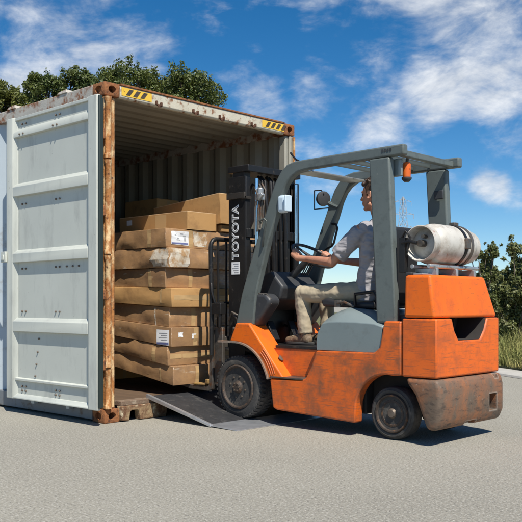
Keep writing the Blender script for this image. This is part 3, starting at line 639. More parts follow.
m = MB(); m.box(-.645, -.602, 1.03, 1.12, 1.94, 1.965); m.box(-.645, -.42, 1.025, 1.048, 1.945, 2.0); obj('mast_bracket', m, 'mast_inner', fk, bevel=.003)
m = MB()                                                     # tangle of pipes at the mast head
for i in range(5):
    y = 1.10+.022*i; x = -.70-.012*(i % 3)
    m.tube([(x, y, 1.62+.03*i), (x-.01*(i % 2), y+.004, 1.85), (x-.02, y+.02, 1.97+.012*i), (x+.05, y+.05, 2.06+.008*i), (x+.09, y+.07, 2.0)], .0085, 8)
obj('hose_bundle', m, 'greasy_steel', fk)
m = MB(); m.lathe([(0, .028), (.05, .028), (.06, .018)], (-.72, 1.15, 1.98), (0, 0, 1), 14); m.box(-.75, -.69, 1.12, 1.18, 1.93, 1.985); m.lathe([(0, .02), (.07, .02)], (-.73, 1.12, 1.93), (-.5, 0, .5), 10); obj('valve_block', m, 'silver', fk, bevel=.004)
m = MB(); m.box(-.66, -.63, 1.005, 1.06, .78, .86); m.tube([(-.52, 1.02, .92), (-.62, 1.01, .84)], .014, 8); m.tube([(-.50, 1.03, .74), (-.56, .98, .80), (-.66, .97, .74)], .012, 8); m.tube([(-.45, 1.03, .86), (-.53, .99, .94), (-.60, 1.02, .9)], .010, 8); obj('tilt_linkage', m, 'greasy_steel', fk, bevel=.003)
for i, y in enumerate((1.28, 1.315, 1.39, 1.43, 1.50, 1.555)):
    m = MB(); m.tube([(-.655+.012*(i % 2), y, .55), (-.66, y+.006*(i % 3), 1.2), (-.65-.01*(i % 2), y-.005, 1.75), (-.62, y, 2.12), (-.57, y, 2.17)], .011+.004*(i % 3), 8); obj('hydraulic_hose', m, 'black_steel', fk)
m = MB(); m.box(-.60, -.585, 1.52, 1.70, .5, 2.15); obj('mast_plate', m, 'black_steel', fk, bevel=.003)
# lettering on the mast
def text_pts(body, size, off):
    cu = bpy.data.curves.new('lettering', 'FONT'); cu.body = body; cu.size = size; cu.offset = off; cu.align_x = 'CENTER'; cu.extrude = 0; cu.space_character = 1.13
    o = bpy.data.objects.new('lettering', cu); C.objects.link(o); bpy.context.view_layer.update()
    dg = bpy.context.evaluated_depsgraph_get(); me = bpy.data.meshes.new_from_object(o.evaluated_get(dg))
    vs = [tuple(v.co) for v in me.vertices]; fs = [tuple(p.vertices) for p in me.polygons]
    bpy.data.objects.remove(o); bpy.data.meshes.remove(me); return vs, fs
def flat_text(body, size, off, x0, y, z0, m_, parent, sx=1.0):   # reads upwards, letter tops towards the container
    vs, fs = text_pts(body, size, off); m = MB(); m.add([(x0+v[1], y, z0+v[0]*sx) for v in vs], fs); o = obj('lettering', m, m_, parent, smooth=0)
    return o
mr0 = [o for o in fk.children if o.name.startswith('mast_rail')][0]
flat_text('TOYOTA', .108, .0055, -.548, 1.0475, 1.648, 'letter_white', mr0); flat_text('TOYOTA', .108, -.0028, -.548, 1.0455, 1.648, 'black_steel', mr0)
m = MB(); m.box(-.565, -.465, 1.0465, 1.049, 1.275, 1.385); o = obj('sticker', m, 'label_white', mr0)
m = MB()
for i in range(5): m.box(-.553, -.50+.012*(i % 3), 1.0445, 1.046, 1.292+.019*i, 1.297+.019*i)
obj('lettering', m, 'sticker_ink', mr0)
# carriage and forks
m = MB(); m.box(-.40, -.32, 1.02, 1.70, .62, .72); m.box(-.40, -.32, 1.02, 1.70, .30, .40); m.box(-.46, -.36, 1.11, 1.16, .26, .78); m.box(-.46, -.36, 1.56, 1.61, .26, .78)
m.box(-.41, -.31, .985, 1.02, .28, .80); m.box(-.41, -.31, 1.70, 1.735, .28, .80); car = obj('carriage', m, 'greasy_steel', fk, bevel=.006)
for f in (lambda y: y, mirror_y):
    a, b = sorted((f(.965), f(1.075))); m = MB()
    m.prism([(-.305, .78), (-.262, .78), (-.255, .285), (-.235, .266), (0, .266), (1.02, .402), (1.02, .392), (.4, .295), (-.0, .226), (-.24, .222), (-.295, .24), (-.305, .30)], 'y', a, b); fo = obj('fork', m, 'greasy_steel', car, bevel=.006)
    m = MB(); m.box(-.20, -.05, a-.006, b+.006, .2675, .285); m.box(-.255, -.215, a-.01, b+.012, .285, .33); obj('sunlit_heel_pad', m, 'fork_sun_yellow', fo, bevel=.006)  # added pads that carry the painted sunlight of the fork heel
    m = MB(); y = f(.955); m.tube([(-.30, y, .55), (-.30, y, 1.00), (-.29, y, 1.52), (-.29, f(.962), 1.56), (-.29, f(.985), 1.588), (-.29, f(1.02), 1.60), (-.29, YC, 1.60)], .021, 10); m.tube([(-.29, f(1.045), .55), (-.29, f(1.045), 1.59)], .013, 8); obj('load_backrest', m, 'black_steel', car)
m = MB()
for y in (1.15, 1.26, 1.36, 1.46, 1.57): m.tube([(-.29, y, .70), (-.29, y, 1.59)], .011, 8)
m.tube([(-.29, .96, 1.02), (-.29, mirror_y(.96), 1.02)], .013, 8); obj('load_backrest', m, 'black_steel', car)
m = MB(); m.box(-.44, -.33, .93, 1.0, .92, 1.02); m.tube([(-.36, .95, 1.0), (-.33, .93, 1.12), (-.31, .945, 1.2)], .012, 8); m.tube([(-.40, .96, .80), (-.42, .95, .95)], .018, 8); obj('hose_guide', m, 'black_steel', car, bevel=.005)
# gas bottle rack
m = MB()
for x in (-2.535, -2.392): m.tube([(x, 1.00, 1.288), (x, 1.70, 1.288)], .0165, 10)
for y in (1.08, 1.36, 1.62): m.box(-2.56, -2.378, y-.015, y+.015, 1.223, 1.274)
rk = obj('tank_rack', m, 'silver', fk, bevel=.002)
m = MB(); m.box(-2.36, -2.31, .955, 1.0, 1.245, 1.50); m.tube([(-2.33, .965, 1.46), (-2.40, .955, 1.47), (-2.462, .955, 1.455)], .014, 8); m.tube([(-2.33, .965, 1.50), (-2.37, .955, 1.55), (-2.40, .965, 1.50), (-2.38, .955, 1.40)], .010, 8); obj('gas_regulator', m, 'black_steel', rk, bevel=.005)

gt = thing('gas_tank', 'scuffed white propane tank strapped sideways on the forklift rear', 'gas tank', (-2.462, 1.33, 1.30))
TX, TZ, TR = -2.462, 1.455, .154
m = MB(); m.lathe([(-.29, .0), (-.288, .05), (-.275, .095), (-.25, .132), (-.215, .150), (-.18, TR), (.18, TR), (.215, .150), (.25, .132), (.275, .095), (.288, .05), (.29, 0)], (TX, 1.345, TZ), (0, 1, 0), 40); obj('tank_body', m, 'tank_white', gt)
m = MB(); m.lathe([(-.262, .112), (-.345, .122), (-.352, .127), (-.348, .133), (-.27, .128), (-.245, .120)], (TX, 1.345, TZ), (0, 1, 0), 40); obj('valve_collar', m, 'tank_white', gt)
m = MB(); m.lathe([(.245, .125), (.315, .128), (.32, .122), (.315, .116), (.255, .113)], (TX, 1.345, TZ), (0, 1, 0), 40); obj('foot_ring', m, 'tank_white', gt)
m = MB(); m.tube([(TX, 1.06, TZ), (TX, .995, TZ)], .026, 12); m.tube([(TX, 1.02, TZ), (TX+.07, 1.0, TZ+.01)], .014, 8); m.tube([(TX-.02, 1.05, TZ+.05), (TX-.02, 1.0, TZ+.05)], .014, 8); obj('valve', m, 'greasy_steel', gt)
for y, mm_ in ((1.40, 'black_steel'), (1.485, 'greasy_steel')):
    m = MB(); n = 40; rr = []
    for k in range(n):
        a = 2*math.pi*k/n; ca, sa = math.cos(a), math.sin(a)
        rr.append([(TX+ca*(TR+.001), y-.016, TZ+sa*(TR+.001)), (TX+ca*(TR+.007), y-.016, TZ+sa*(TR+.007)), (TX+ca*(TR+.007), y+.016, TZ+sa*(TR+.007)), (TX+ca*(TR+.001), y+.016, TZ+sa*(TR+.001))])
    m.loft(rr, closed=True); s_ = obj('strap', m, mm_, gt)
m = MB(); m.box(TX-.175, TX-.15, 1.37, 1.43, TZ-.03, TZ+.05); obj('strap_buckle', m, 'greasy_steel', gt, bevel=.005)
m = MB(); m.box(TX-.02, TX+.03, 1.455, 1.515, TZ+TR+.004, TZ+TR+.03); obj('strap_buckle', m, 'greasy_steel', gt, bevel=.005)

# ------------------------------------------------------------------ boxes
BG = 'flat cardboard boxes on the forks'
from mathutils import noise as mnoise
def soft_box(x0, x1, y0, y1, z0, z1, seed, j=.003, nx=18, ny=16, nz=5, bulge=.011, fan=0):
    rnd = random.Random(seed); idx = {}; V = []; Fs = []
    def vert(i, jj, k):
        key = (i, jj, k)
        if key not in idx:
            x = x0+(x1-x0)*i/nx; y = y0+(y1-y0)*jj/ny; z = z0+(z1-z0)*k/nz; q = math.sin(math.pi*k/nz)
            p = Vector((x*5+seed*3.7, y*5, z*9)); n1 = mnoise.noise(p); n2 = mnoise.noise(p*2.3+Vector((9, 3, 1)))
            sx_ = -1 if i == 0 else (1 if i == nx else 0); sy_ = -1 if jj == 0 else (1 if jj == ny else 0)
            d = bulge*(n1*.9+n2*.5)+bulge*.5*q
            x += sx_*d+rnd.uniform(-j, j)*.4; y += sy_*d+rnd.uniform(-j, j)*.4
            if sx_ and sy_: c_ = bulge*.8*max(0, n2+.15); x -= sx_*c_; y -= sy_*c_
            if k == nz: z -= min(.005, abs(n1)*bulge*.4)
            elif k == 0: z += 0
            else: z += n2*.004
            if fan: z += fan*min(max(x, 0), .95)*max(0., 1-(z-.27)/1.05)
            idx[key] = len(V); V.append((x, y, z))
        return idx[key]
    for i in range(nx):
        for jj in range(ny):
            for k in (0, nz): Fs.append((vert(i, jj, k), vert(i+1, jj, k), vert(i+1, jj+1, k), vert(i, jj+1, k)))
    for i in range(nx):
        for k in range(nz):
            for jj in (0, ny): Fs.append((vert(i, jj, k), vert(i+1, jj, k), vert(i+1, jj, k+1), vert(i, jj, k+1)))
    for jj in range(ny):
        for k in range(nz):
            for i in (0, nx): Fs.append((vert(i, jj, k), vert(i, jj+1, k), vert(i, jj+1, k+1), vert(i, jj, k+1)))
    m = MB(); m.add(V, Fs); return m
def decal(name, target, parent, m_, face, a0, a1, z0, z1, at_, off=.0016, n=10, rag=0):
    """paper or tape that follows the crumpled box; face 'x' = end, 'y' = side"""
    V = []; Fs = []; rnd = random.Random(int(a0*997+z0*131)); nz = max(3, n//2)
    for i in range(n+1):
        for k in range(nz+1):
            a = a0+(a1-a0)*i/n; z = z0+(z1-z0)*k/nz
            if rag and i in (0, n): a += rnd.uniform(-rag, rag)
            V.append((at_, a, z) if face == 'x' else (a, at_, z))
    for i in range(n):
        for k in range(nz): q = i*(nz+1)+k; Fs.append((q, q+nz+1, q+nz+2, q+1))
    m = MB(); m.add(V, Fs); o = obj(name, m, m_, parent, smooth=0)
    md = o.modifiers.new('w', 'SHRINKWRAP'); md.target = target; md.wrap_method = 'NEAREST_SURFACEPOINT'; md.wrap_mode = 'ABOVE_SURFACE'; md.offset = off
    return o
xj = [.0, .03, .005, .03, -.005, .04, .0, .012]; yj = [.750, .738, .722, .748, .712, .722, .692, .690]
zb0, dz = .268, .1795
hts = [.0, .177, .352, .530, .715, .893, 1.075, 1.262, 1.436]
LABS = ['lowest cardboard box of the load, resting on the forks', 'wrapped cardboard box second from the bottom of the load',
        'cardboard box with a small white label on its shaded left side', 'wrapped cardboard box fourth from the bottom of the load',
        'plain cardboard box fifth from the bottom of the load', 'wrapped cardboard box sixth from the bottom, two below the labelled one',
        'cardboard box with whitish wrapping tape round its front corner', 'crumpled box with large white printed label on its sunlit end']
for i in range(8):
    z0 = zb0+hts[i]; z1 = zb0+hts[i+1]-.002; wrapped = i != 4
    t = thing('cardboard_box', LABS[i], 'box', (.6, YC, z0), BG)
    X_0, X_1, Y_0, Y_1 = xj[i], 1.22+.02*math.sin(i*2.1), yj[i], 2.02-.01*(i % 3)
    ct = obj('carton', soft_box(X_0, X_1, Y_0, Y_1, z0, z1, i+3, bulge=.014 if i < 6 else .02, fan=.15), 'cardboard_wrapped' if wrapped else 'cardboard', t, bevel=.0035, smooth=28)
    t.rotation_euler = (0, 0, R([.5, -.9, 1.1, -.6, 1.3, -1.2, .8, -.4][i])); zm = (z0+z1)/2
    if i in (1, 4): decal('tape', ct, t, 'tape', 'x', Y_0+.02, Y_1-.05, zm-.022, zm+.022, X_0-.02, n=20)
    elif i != 6: decal('tape', ct, t, 'tape', 'x', Y_0+.27, Y_0+.32, z0+.005, z1-.006, X_0-.02)
    xs_ = X_0+.16+.05*math.sin(i*3)
    if i not in (2, 6): decal('tape', ct, t, 'wrap_tape' if i == 3 else 'tape', 'y', xs_, xs_+(.05 if i in (1, 5, 7) else .02), z0+.005, z1-.006, Y_0-.02)
    if i == 6:
        decal('wrap_tape', ct, t, 'wrap_tape', 'x', Y_0+.0, Y_0+.235, z0+.006, z1-.008, X_0-.02, rag=.02); decal('wrap_tape', ct, t, 'wrap_tape', 'y', X_0+.004, X_0+.24, z0+.006, z1-.008, Y_0-.02, rag=.03)
    if i == 7:
        decal('label', ct, t, 'label_white', 'x', Y_0+.06, Y_0+.27, z0+.022, z1-.022, X_0-.02); l_ = decal('label_print', ct, t, 'label_ink', 'x', Y_0+.065, Y_0+.262, z0+.030, z0+.044, X_0-.02, .003)
        for a0, a1, k0, k1 in ((.10, .13, .11, .120), (.13, .15, .085, .093), (.16, .20, .118, .126), (.20, .235, .10, .107), (.12, .165, .066, .072), (.215, .235, .062, .09)):
            decal('label_print', ct, t, 'sticker_ink', 'x', Y_0+a0, Y_0+a1, z0+k0, z0+k1, X_0-.02, .003, 4)
        decal('wrap_tape', ct, t, 'wrap_tape', 'x', Y_0+.33, Y_0+.50, z0+.02, z1-.02, X_0-.02, rag=.012)
    if i == 2:
        decal('label', ct, t, 'label_white', 'y', X_0+.03, X_0+.20, z0+.012, z1-.020, Y_0-.02); decal('label_print', ct, t, 'label_ink', 'y', X_0+.035, X_0+.195, z0+.020, z0+.038, Y_0-.02, .003)
        for k in range(4): decal('label_print', ct, t, 'sticker_ink', 'y', X_0+.05, X_0+.14+.03*(k % 2), z0+.062+k*.02, z0+.067+k*.02, Y_0-.02, .003, 6)
        decal('label', ct, t, 'label_white', 'x', Y_0+.08, Y_0+.135, z0+.09, z0+.13, X_0-.02, rag=.006); decal('label', ct, t, 'label_white', 'x', Y_0+.25, Y_0+.30, z0+.07, z0+.115, X_0-.02, rag=.006)
# open trays on the top
def tray(name, lab, x0, x1, y0, y1, z0, h, tilt=0, th=.008):
    t = thing(name, lab, 'box', (x0, y0, z0), 'open cardboard trays on the load')
    e = .0012
    W_ = [('wall', (x0, x1, y0, y0+th)), ('wall', (x0, x1, y1-th, y1)), ('wall', (x0, x0+th, y0+th+e, y1-th-e)), ('wall', (x1-th, x1, y0+th+e, y1-th-e))]
    for i, (nm, (a, b, c_, d_)) in enumerate(W_):
        m = MB(); m.box(a, b, c_, d_, z0+.007, z0+h); w = obj('tray_wall', m, 'cardboard', t)
        m = MB(); m.box(a+.0004, b-.0004, c_+.0004, d_-.0004, z0+h+.0002, z0+h+.006); obj('raw_edge', m, 'cardboard_edge', w)
    m = MB(); m.box(x0, x1, y0, y1, z0, z0+.006); obj('tray_base', m, 'cardboard_inside', t)
    t.rotation_euler = (0, tilt, 0); return t
zt0 = zb0+hts[8]+.001
ta = tray('cardboard_tray', 'open flat cardboard tray lying on the box with the white label', .0, 1.02, .93, 1.30, zt0, .162)
m = MB(); m.box(.30, .46, .9285, .9299, zt0+.006, zt0+.155); obj('tape', m, 'tape', ta)
m = MB(); m.box(.82, .90, .9275, .9292, zt0+.085, zt0+.135); obj('label', m, 'label_white', ta)
tb = tray('cardboard_tray', 'taller open cardboard tray leaning behind the flat one beside the mast', -.05, .93, 1.312, 1.70, zt0+.078, .285, R(-4.2))
m = MB(); m.box(-.02, .10, 1.35, 1.66, zt0, zt0+.066); bx_ = obj('cardboard_box', m, 'cardboard', loc=(.45, 1.5, zt0), bevel=.005); tag(bx_, 'closed cardboard box propping up the tall leaning tray', 'box')
m = MB(); m.box(-.07, -.045, 1.02, 1.27, zt0+.03, zt0+.05) 
# boxes deeper inside
for k, (x0, x1, y0, y1, z0, z1, lab) in enumerate([
        (1.75, 2.75, .95, 2.15, .173, .95, 'large cardboard box on the container floor behind the load'),
        (1.80, 2.70, 1.35, 2.2, .952, 1.70, 'large dim cardboard box in the middle of the stack behind the load'),
        (1.75, 2.35, 2.02, 2.36, 1.702, 2.24, 'dim upright cardboard box standing highest behind the open trays')]):
    t = thing('cardboard_box', lab, 'box', (x0, y0, z0), 'boxes stored inside the container')
    obj('carton', soft_box(x0, x1, y0, y1, z0, z1, 40+k, .003, 8, 8, 5, .008), 'cardboard', t, bevel=.005, smooth=60)
    decal('tape', t.children[0], t, 'tape', 'x', (y0+y1)/2-.025, (y0+y1)/2+.025, z0+.01, z1-.015, x0-.02)

# ------------------------------------------------------------------ driver
dv = thing('person', 'driver in grey t-shirt and khaki trousers sitting at the forklift steering wheel', 'person', (-1.75, YC, 1.0))
def remesh(o, v, smooth=4, disp=0, dscale=.08):
    md = o.modifiers.new('r', 'REMESH'); md.mode = 'VOXEL'; md.voxel_size = v; md.use_smooth_shade = True
    md = o.modifiers.new('sm', 'SMOOTH'); md.factor = .5; md.iterations = smooth
    if disp:
        tx = bpy.data.textures.new('folds', 'CLOUDS'); tx.noise_scale = dscale; tx.noise_depth = 2
        md = o.modifiers.new('d', 'DISPLACE'); md.texture = tx; md.strength = disp; md.mid_level = .5; md.texture_coords = 'LOCAL'
def ov(c, rx, ry, tilt=0, n=20):                              # horizontal-ish torso ring
    c = Vector(c); return [c+Vector((rx*math.cos(2*math.pi*k/n), ry*math.sin(2*math.pi*k/n), tilt*rx*math.cos(2*math.pi*k/n))) for k in range(n)]
HX, HZ = -1.80, 1.105                                         # pelvis
def torso(mb, g):
    rings = [((-1.785, YC, 1.035), .105, .155, 0), ((-1.79, YC, 1.10), .125, .172, 0), ((-1.80, YC, 1.20), .118, .162, 0), ((-1.825, YC, 1.30), .112, .165, .1), ((-1.845, YC, 1.42), .120, .182, .12), ((-1.855, YC, 1.52), .122, .192, .14),
             ((-1.86, YC, 1.60), .105, .185, .16), ((-1.865, YC, 1.655), .075, .12, .18), ((-1.862, YC, 1.69), .06, .07, .2)]
    mb.loft([ov(c, rx+g, ry+g, t) for c, rx, ry, t in rings])
sh_n, el_n, wr_n = (-1.80, 1.175, 1.595), (-1.545, 1.125, 1.352), (-1.262, 1.148, 1.392)
sh_f, el_f, wr_f = (-1.81, 1.545, 1.595), (-1.56, 1.60, 1.36), (-1.262, 1.572, 1.392)
hp_n, kn_n, an_n = (-1.73, 1.262, 1.105), (-1.165, 1.205, 1.098), (-1.195, 1.205, .765)
hp_f, kn_f, an_f = (-1.73, 1.458, 1.105), (-1.19, 1.50, 1.10), (-1.19, 1.51, .765)
body = MB(); torso(body, 0)
for a, b, c_ in ((sh_n, el_n, wr_n), (sh_f, el_f, wr_f)):
    body.caps(a, b, .056, .042); body.caps(b, c_, .043, .028)
for a, b, c_ in ((hp_n, kn_n, an_n), (hp_f, kn_f, an_f)):
    body.caps(a, b, .080, .056); body.caps(b, c_, .054, .038)
    f0 = Vector(c_); body.caps(f0+Vector((-.03, 0, -.05)), f0+Vector((.15, 0, -.07)), .036, .026)
body.caps((-1.868, YC, 1.66), (-1.822, YC, 1.79), .060, .057)
# head, looking ahead over the wheel (towards +xa)
hc = Vector((-1.785, YC, 1.905))
body.ell(hc+Vector((-.012, 0, .022)), (.098, .076, .108), 20, 14)
body.ell(hc+Vector((.030, 0, -.045)), (.062, .060, .088), 18, 12)
body.caps(hc+Vector((.052, 0, -.108)), hc+Vector((.068, 0, -.112)), .028, .022)          # chin
body.caps(hc+Vector((-.005, .052, -.085)), hc+Vector((.05, .022, -.112)), .022, .02); body.caps(hc+Vector((-.005, -.052, -.085)), hc+Vector((.05, -.022, -.112)), .022, .02)
body.caps(hc+Vector((.078, .026, .022)), hc+Vector((.078, -.026, .022)), .016, .016)      # brow
body.caps(hc+Vector((.086, 0, .008)), hc+Vector((.112, 0, -.034)), .010, .013); body.ell(hc+Vector((.100, 0, -.040)), (.014, .017, .010), 10, 7)
body.caps(hc+Vector((.088, .014, -.066)), hc+Vector((.088, -.014, -.066)), .0095, .0095); body.caps(hc+Vector((.084, .013, -.081)), hc+Vector((.084, -.013, -.081)), .010, .010)
body.caps(hc+Vector((.062, .04, -.03)), hc+Vector((.062, .03, -.02)), .018, .018); body.caps(hc+Vector((.062, -.04, -.03)), hc+Vector((.062, -.03, -.02)), .018, .018)
for s in (-1, 1):                                                                          # ears
    e = hc+Vector((-.018, s*.076, -.012)); pts = [e+Vector((.018*math.cos(t), s*.008+.003*s*math.cos(t), .030*math.sin(t))) for t in [R(a) for a in range(20, 331, 30)]]
    for i in range(len(pts)-1): body.caps(pts[i], pts[i+1], .006, .006, 8)
    body.ell(e, (.014, .008, .022), 8, 6)
# hands closed on the wheel rim
def hand(side, wr):
    ang = 88 if side < 0 else -88
    rimp = lambda a: SC+(su*math.cos(R(a))+svv*math.sin(R(a)))*.195
    c0 = rimp(ang); t = (rimp(ang-8 if side < 0 else ang+8)-c0).normalized(); outw = Vector((0, side, 0)); w = Vector(wr)
    palm = c0+outw*.026-sn*.016-t*.006
    body.caps(w, palm-t*.03, .028, .027); body.caps(palm-t*.030, palm+t*.032, .026, .024)
    for i in range(4):
        k = c0+t*(.034-.022*i); ln = (.92, 1.0, .97, .85)[i]
        p = [k+outw*.034-sn*.008, k+outw*.030+sn*.020, k+outw*.004+sn*.030*ln, k-outw*.024*ln+sn*.012, k-outw*.024*ln-sn*.010]
        rd = [.0112, .0105, .0098, .0092, .008]
        for j in range(4): body.caps(p[j], p[j+1], rd[j]*(.92 if i == 3 else 1), rd[j+1]*(.92 if i == 3 else 1), 8)
    th = [palm+t*.018+sn*.004, c0+t*.055+outw*.018+sn*.006, c0+t*.070-outw*.004+sn*.014]
    for j in range(2): body.caps(th[j], th[j+1], .0135-.002*j, .0115-.002*j, 8)
hand(-1, wr_n); hand(1, wr_f)
bo = obj('body', body, 'skin', dv); remesh(bo, .0055, 3)
for s in (-1, 1):
    m = MB(); m.ell(hc+Vector((.078, s*.030, .000)), (.010, .012, .0075), 10, 7); obj('eye', m, 'eye', dv)
hair = MB(); rnd = random.Random(5)
hair.ell(hc+Vector((-.026, 0, .046)), (.098, .083, .098), 18, 12); hair.ell(hc+Vector((-.060, 0, -.018)), (.058, .074, .085), 16, 10)
for i in range(46):
    a = rnd.uniform(0, 2*math.pi); b = rnd.uniform(.05, 1.1); v = Vector((.10*math.sin(b)*math.cos(a)-.02, .082*math.sin(b)*math.sin(a), .045+.098*math.cos(b)))
    if v.x > .06 and v.z < .07: continue
    hair.caps(hc+v*.93, hc+v*1.0+Vector((.016, rnd.uniform(-.012, .012), rnd.uniform(-.004, .012))), .015, .006, 8)
for s in (-1, 1): hair.caps(hc+Vector((.006, s*.070, .045)), hc+Vector((.008, s*.072, -.012)), .015, .007, 8)
hair.caps(hc+Vector((.066, .03, .088)), hc+Vector((.070, -.03, .088)), .022, .022, 8)
ho = obj('hair', hair, 'hair', dv); remesh(ho, .006, 2, .008, .02)
shirt = MB(); torso(shirt, .014)
for a, b in ((sh_n, el_n), (sh_f, el_f)):
    a = Vector(a); b = Vector(b); shirt.caps(a+Vector((-.02, (YC-a.y)*.12, .008)), a+(b-a)*.25, .074, .074); shirt.tube([a, a+(b-a)*.25, a+(b-a)*.55, a+(b-a)*.78], [.07, .074, .072, .070], 14)
so_ = obj('shirt', shirt, 'shirt', dv); remesh(so_, .008, 4, .020, .085)
tr = MB(); tr.loft([ov((-1.775, YC, 1.022), .10, .15), ov((-1.78, YC, 1.06), .13, .178), ov((-1.785, YC, 1.12), .138, .188), ov((-1.79, YC, 1.150), .122, .166)])
for a, b, c_ in ((hp_n, kn_n, an_n), (hp_f, kn_f, an_f)):
    a, b, c_ = Vector(a), Vector(b), Vector(c_)
    tr.caps(a, b+Vector((-.02, 0, 0)), .098, .076); tr.caps(b, b+(c_-b)*.5, .076, .068); tr.tube([b+(c_-b)*.4, b+(c_-b)*.8, b+(c_-b)*1.02], [.068, .062, .064], 14)
to = obj('trousers', tr, 'trousers', dv); remesh(to, .008, 4, .016, .085)
for an in (an_n, an_f):
    a = Vector(an); m = MB(); m.caps(a+Vector((-.012, 0, .0)), a+Vector((-.012, 0, -.045)), .047, .046); m.caps(a+Vector((-.03, 0, -.055)), a+Vector((.08, 0, -.052)), .043, .044); m.caps(a+Vector((.06, 0, -.052)), a+Vector((.185, 0, -.064)), .044, .033)
    s_ = obj('shoe', m, 'shoe', dv); remesh(s_, .007, 3)
    pl = []
    for k in range(28):
        t = 2*math.pi*k/28; x = .060+.158*math.cos(t); y = (.044+.006*math.cos(t))*math.sin(t); pl.append((a.x+x, a.y+y))
    m = MB(); m.prism(pl, 'z', .667, .690); obj('sole', m, 'sole', s_, bevel=.005)
    for k in range(4): m = MB(); m.tube([(a.x+.045+.025*k, a.y-.03, a.z-.012-.006*k), (a.x+.048+.025*k, a.y, a.z-.002-.006*k), (a.x+.045+.025*k, a.y+.03, a.z-.012-.006*k)], .0035, 5); obj('lace', m, 'trousers', s_)

# ------------------------------------------------------------------ vegetation
def leaf_mesh(clumps, nleaf, size, rnd, shell=.55, up=.35):
    V = []; Fs = []; tot = sum(c[1][0]*c[1][1] for c in clumps)
    for c, r in clumps:
        for i in range(int(nleaf*r[0]*r[1]/tot)):
            d = Vector((rnd.gauss(0, 1), rnd.gauss(0, 1), rnd.gauss(0, 1)+.25)).normalized(); q = shell+(1.08-shell)*rnd.random()**.6
            p = Vector((c[0]+d.x*r[0]*q, c[1]+d.y*r[1]*q, c[2]+d.z*r[2]*q))
            nrm = (d*.8+Vector((rnd.gauss(0, .6), rnd.gauss(0, .6), rnd.gauss(up, .6)))).normalized()
            u = nrm.orthogonal().normalized(); u.rotate(Matrix.Rotation(rnd.uniform(0, 6.28), 3, nrm)); w = nrm.cross(u)
            s = size*rnd.uniform(.6, 1.35); b = len(V)
            V += [tuple(p-u*s), tuple(p-w*s*.5+nrm*s*.12), tuple(p+u*s), tuple(p+w*s*.5+nrm*s*.12)]; Fs.append((b, b+1, b+2, b+3))
    return V, Fs
def raw(name, V, Fs, m_, parent):
    base = ORIG[parent.name]; me = bpy.data.meshes.new(name); me.from_pydata([(-(p[0]-base[0]), p[1]-base[1], p[2]-base[2]) for p in V], [], Fs)
    me.materials.append(MATS[m_]); o = bpy.data.objects.new(name, me); C.objects.link(o); o.parent = parent; return o
def tree(lab, x, y, h, rad, seed, m_='leaf_oak', nleaf=44000, size=.06, ncl=80, low=.3):
    rnd = random.Random(seed); t = thing('leafy_tree', lab, 'tree', (x, y, 0), 'trees behind the container'); tips = []
    b = MB(); tw = .02*h+.06; top = h*.62
    pts = [(x+rnd.uniform(-.1, .1)*i, y+rnd.uniform(-.1, .1)*i, top*i/5) for i in range(6)]; b.tube(pts, [tw*(1-.13*i) for i in range(6)], 10)
    clumps = []
    for i in range(ncl):
        a = i*2.4+rnd.uniform(-.4, .4); fz = low+(1-low)*((i+.5)/ncl)**.85; hz = h*fz
        rr = rad*math.sin(math.pi*min(.93, max(.2, (fz-low*.5)/(1.06-low*.5))))**.5*rnd.uniform(.5, 1.0)
        c = (x+rr*math.cos(a)*.8, y+rr*math.sin(a)*.8, min(hz, h-.35)); s = rad*rnd.uniform(.20, .36)*(1.0 if fz < .8 else .8)
        clumps.append((c, (s, s, s*rnd.uniform(.6, .85)))); 
        base = pts[min(5, max(1, int(fz*6)))]; mid = ((base[0]+c[0])/2, (base[1]+c[1])/2, (base[2]+c[2])/2+.15)
        b.tube([base, mid, c], [tw*.32, tw*.2, tw*.07], 6)
        for _ in range(4):                                   # wispy tufts that break the outline
            d = Vector((rnd.gauss(0, 1), rnd.gauss(0, 1), rnd.gauss(.5, .8))).normalized()*s*1.05; clumps.append(((c[0]+d.x, c[1]+d.y, c[2]+d.z*.9), (s*.28, s*.28, s*rnd.uniform(.3, .6))))
    obj('trunk', b, 'bark', t)
    V, Fs = leaf_mesh(clumps, nleaf, size, rnd, .2, .3); raw('crown', V, Fs, m_, t); return t
def at(px, depth, z=0):                                      # a spot on the ground at this bearing and depth
    p = Vector((-5.79, -4.22, 0)); d = Vector((.686, .728, 0))+Vector((-.728, .686, 0))*((px-261)/835); q = p+d*depth; return q.x, q.y
for lab, px, dp, py, wpx, m_, sd in [
        ('yellowish tree at the far left edge of the picture', 4, 30, 80, 46, 'leaf_yellow', 1),
        ('dark green tree with a narrow top above the left end of the open door', 43, 33, 68, 48, 'leaf_oak', 2),
        ('dark rounded tree directly above the middle of the open door', 78, 34, 65, 46, 'leaf_oak', 3),
        ('broad tree right behind the rusty corner casting', 128, 30, 61, 62, 'leaf_oak', 4),
        ('low tree filling the gap between the two tallest ones behind the header', 160, 36, 70, 48, 'leaf_yellow', 5),
        ('rounded tree farthest right, its crown sloping down behind the container header', 188, 31, 66, 58, 'leaf_oak', 6)]:
    x, y = at(px, dp); h = 1.02+(303-py)/835*dp-.2; tree(lab, x, y, h, wpx/835*dp*.80, sd, m_)
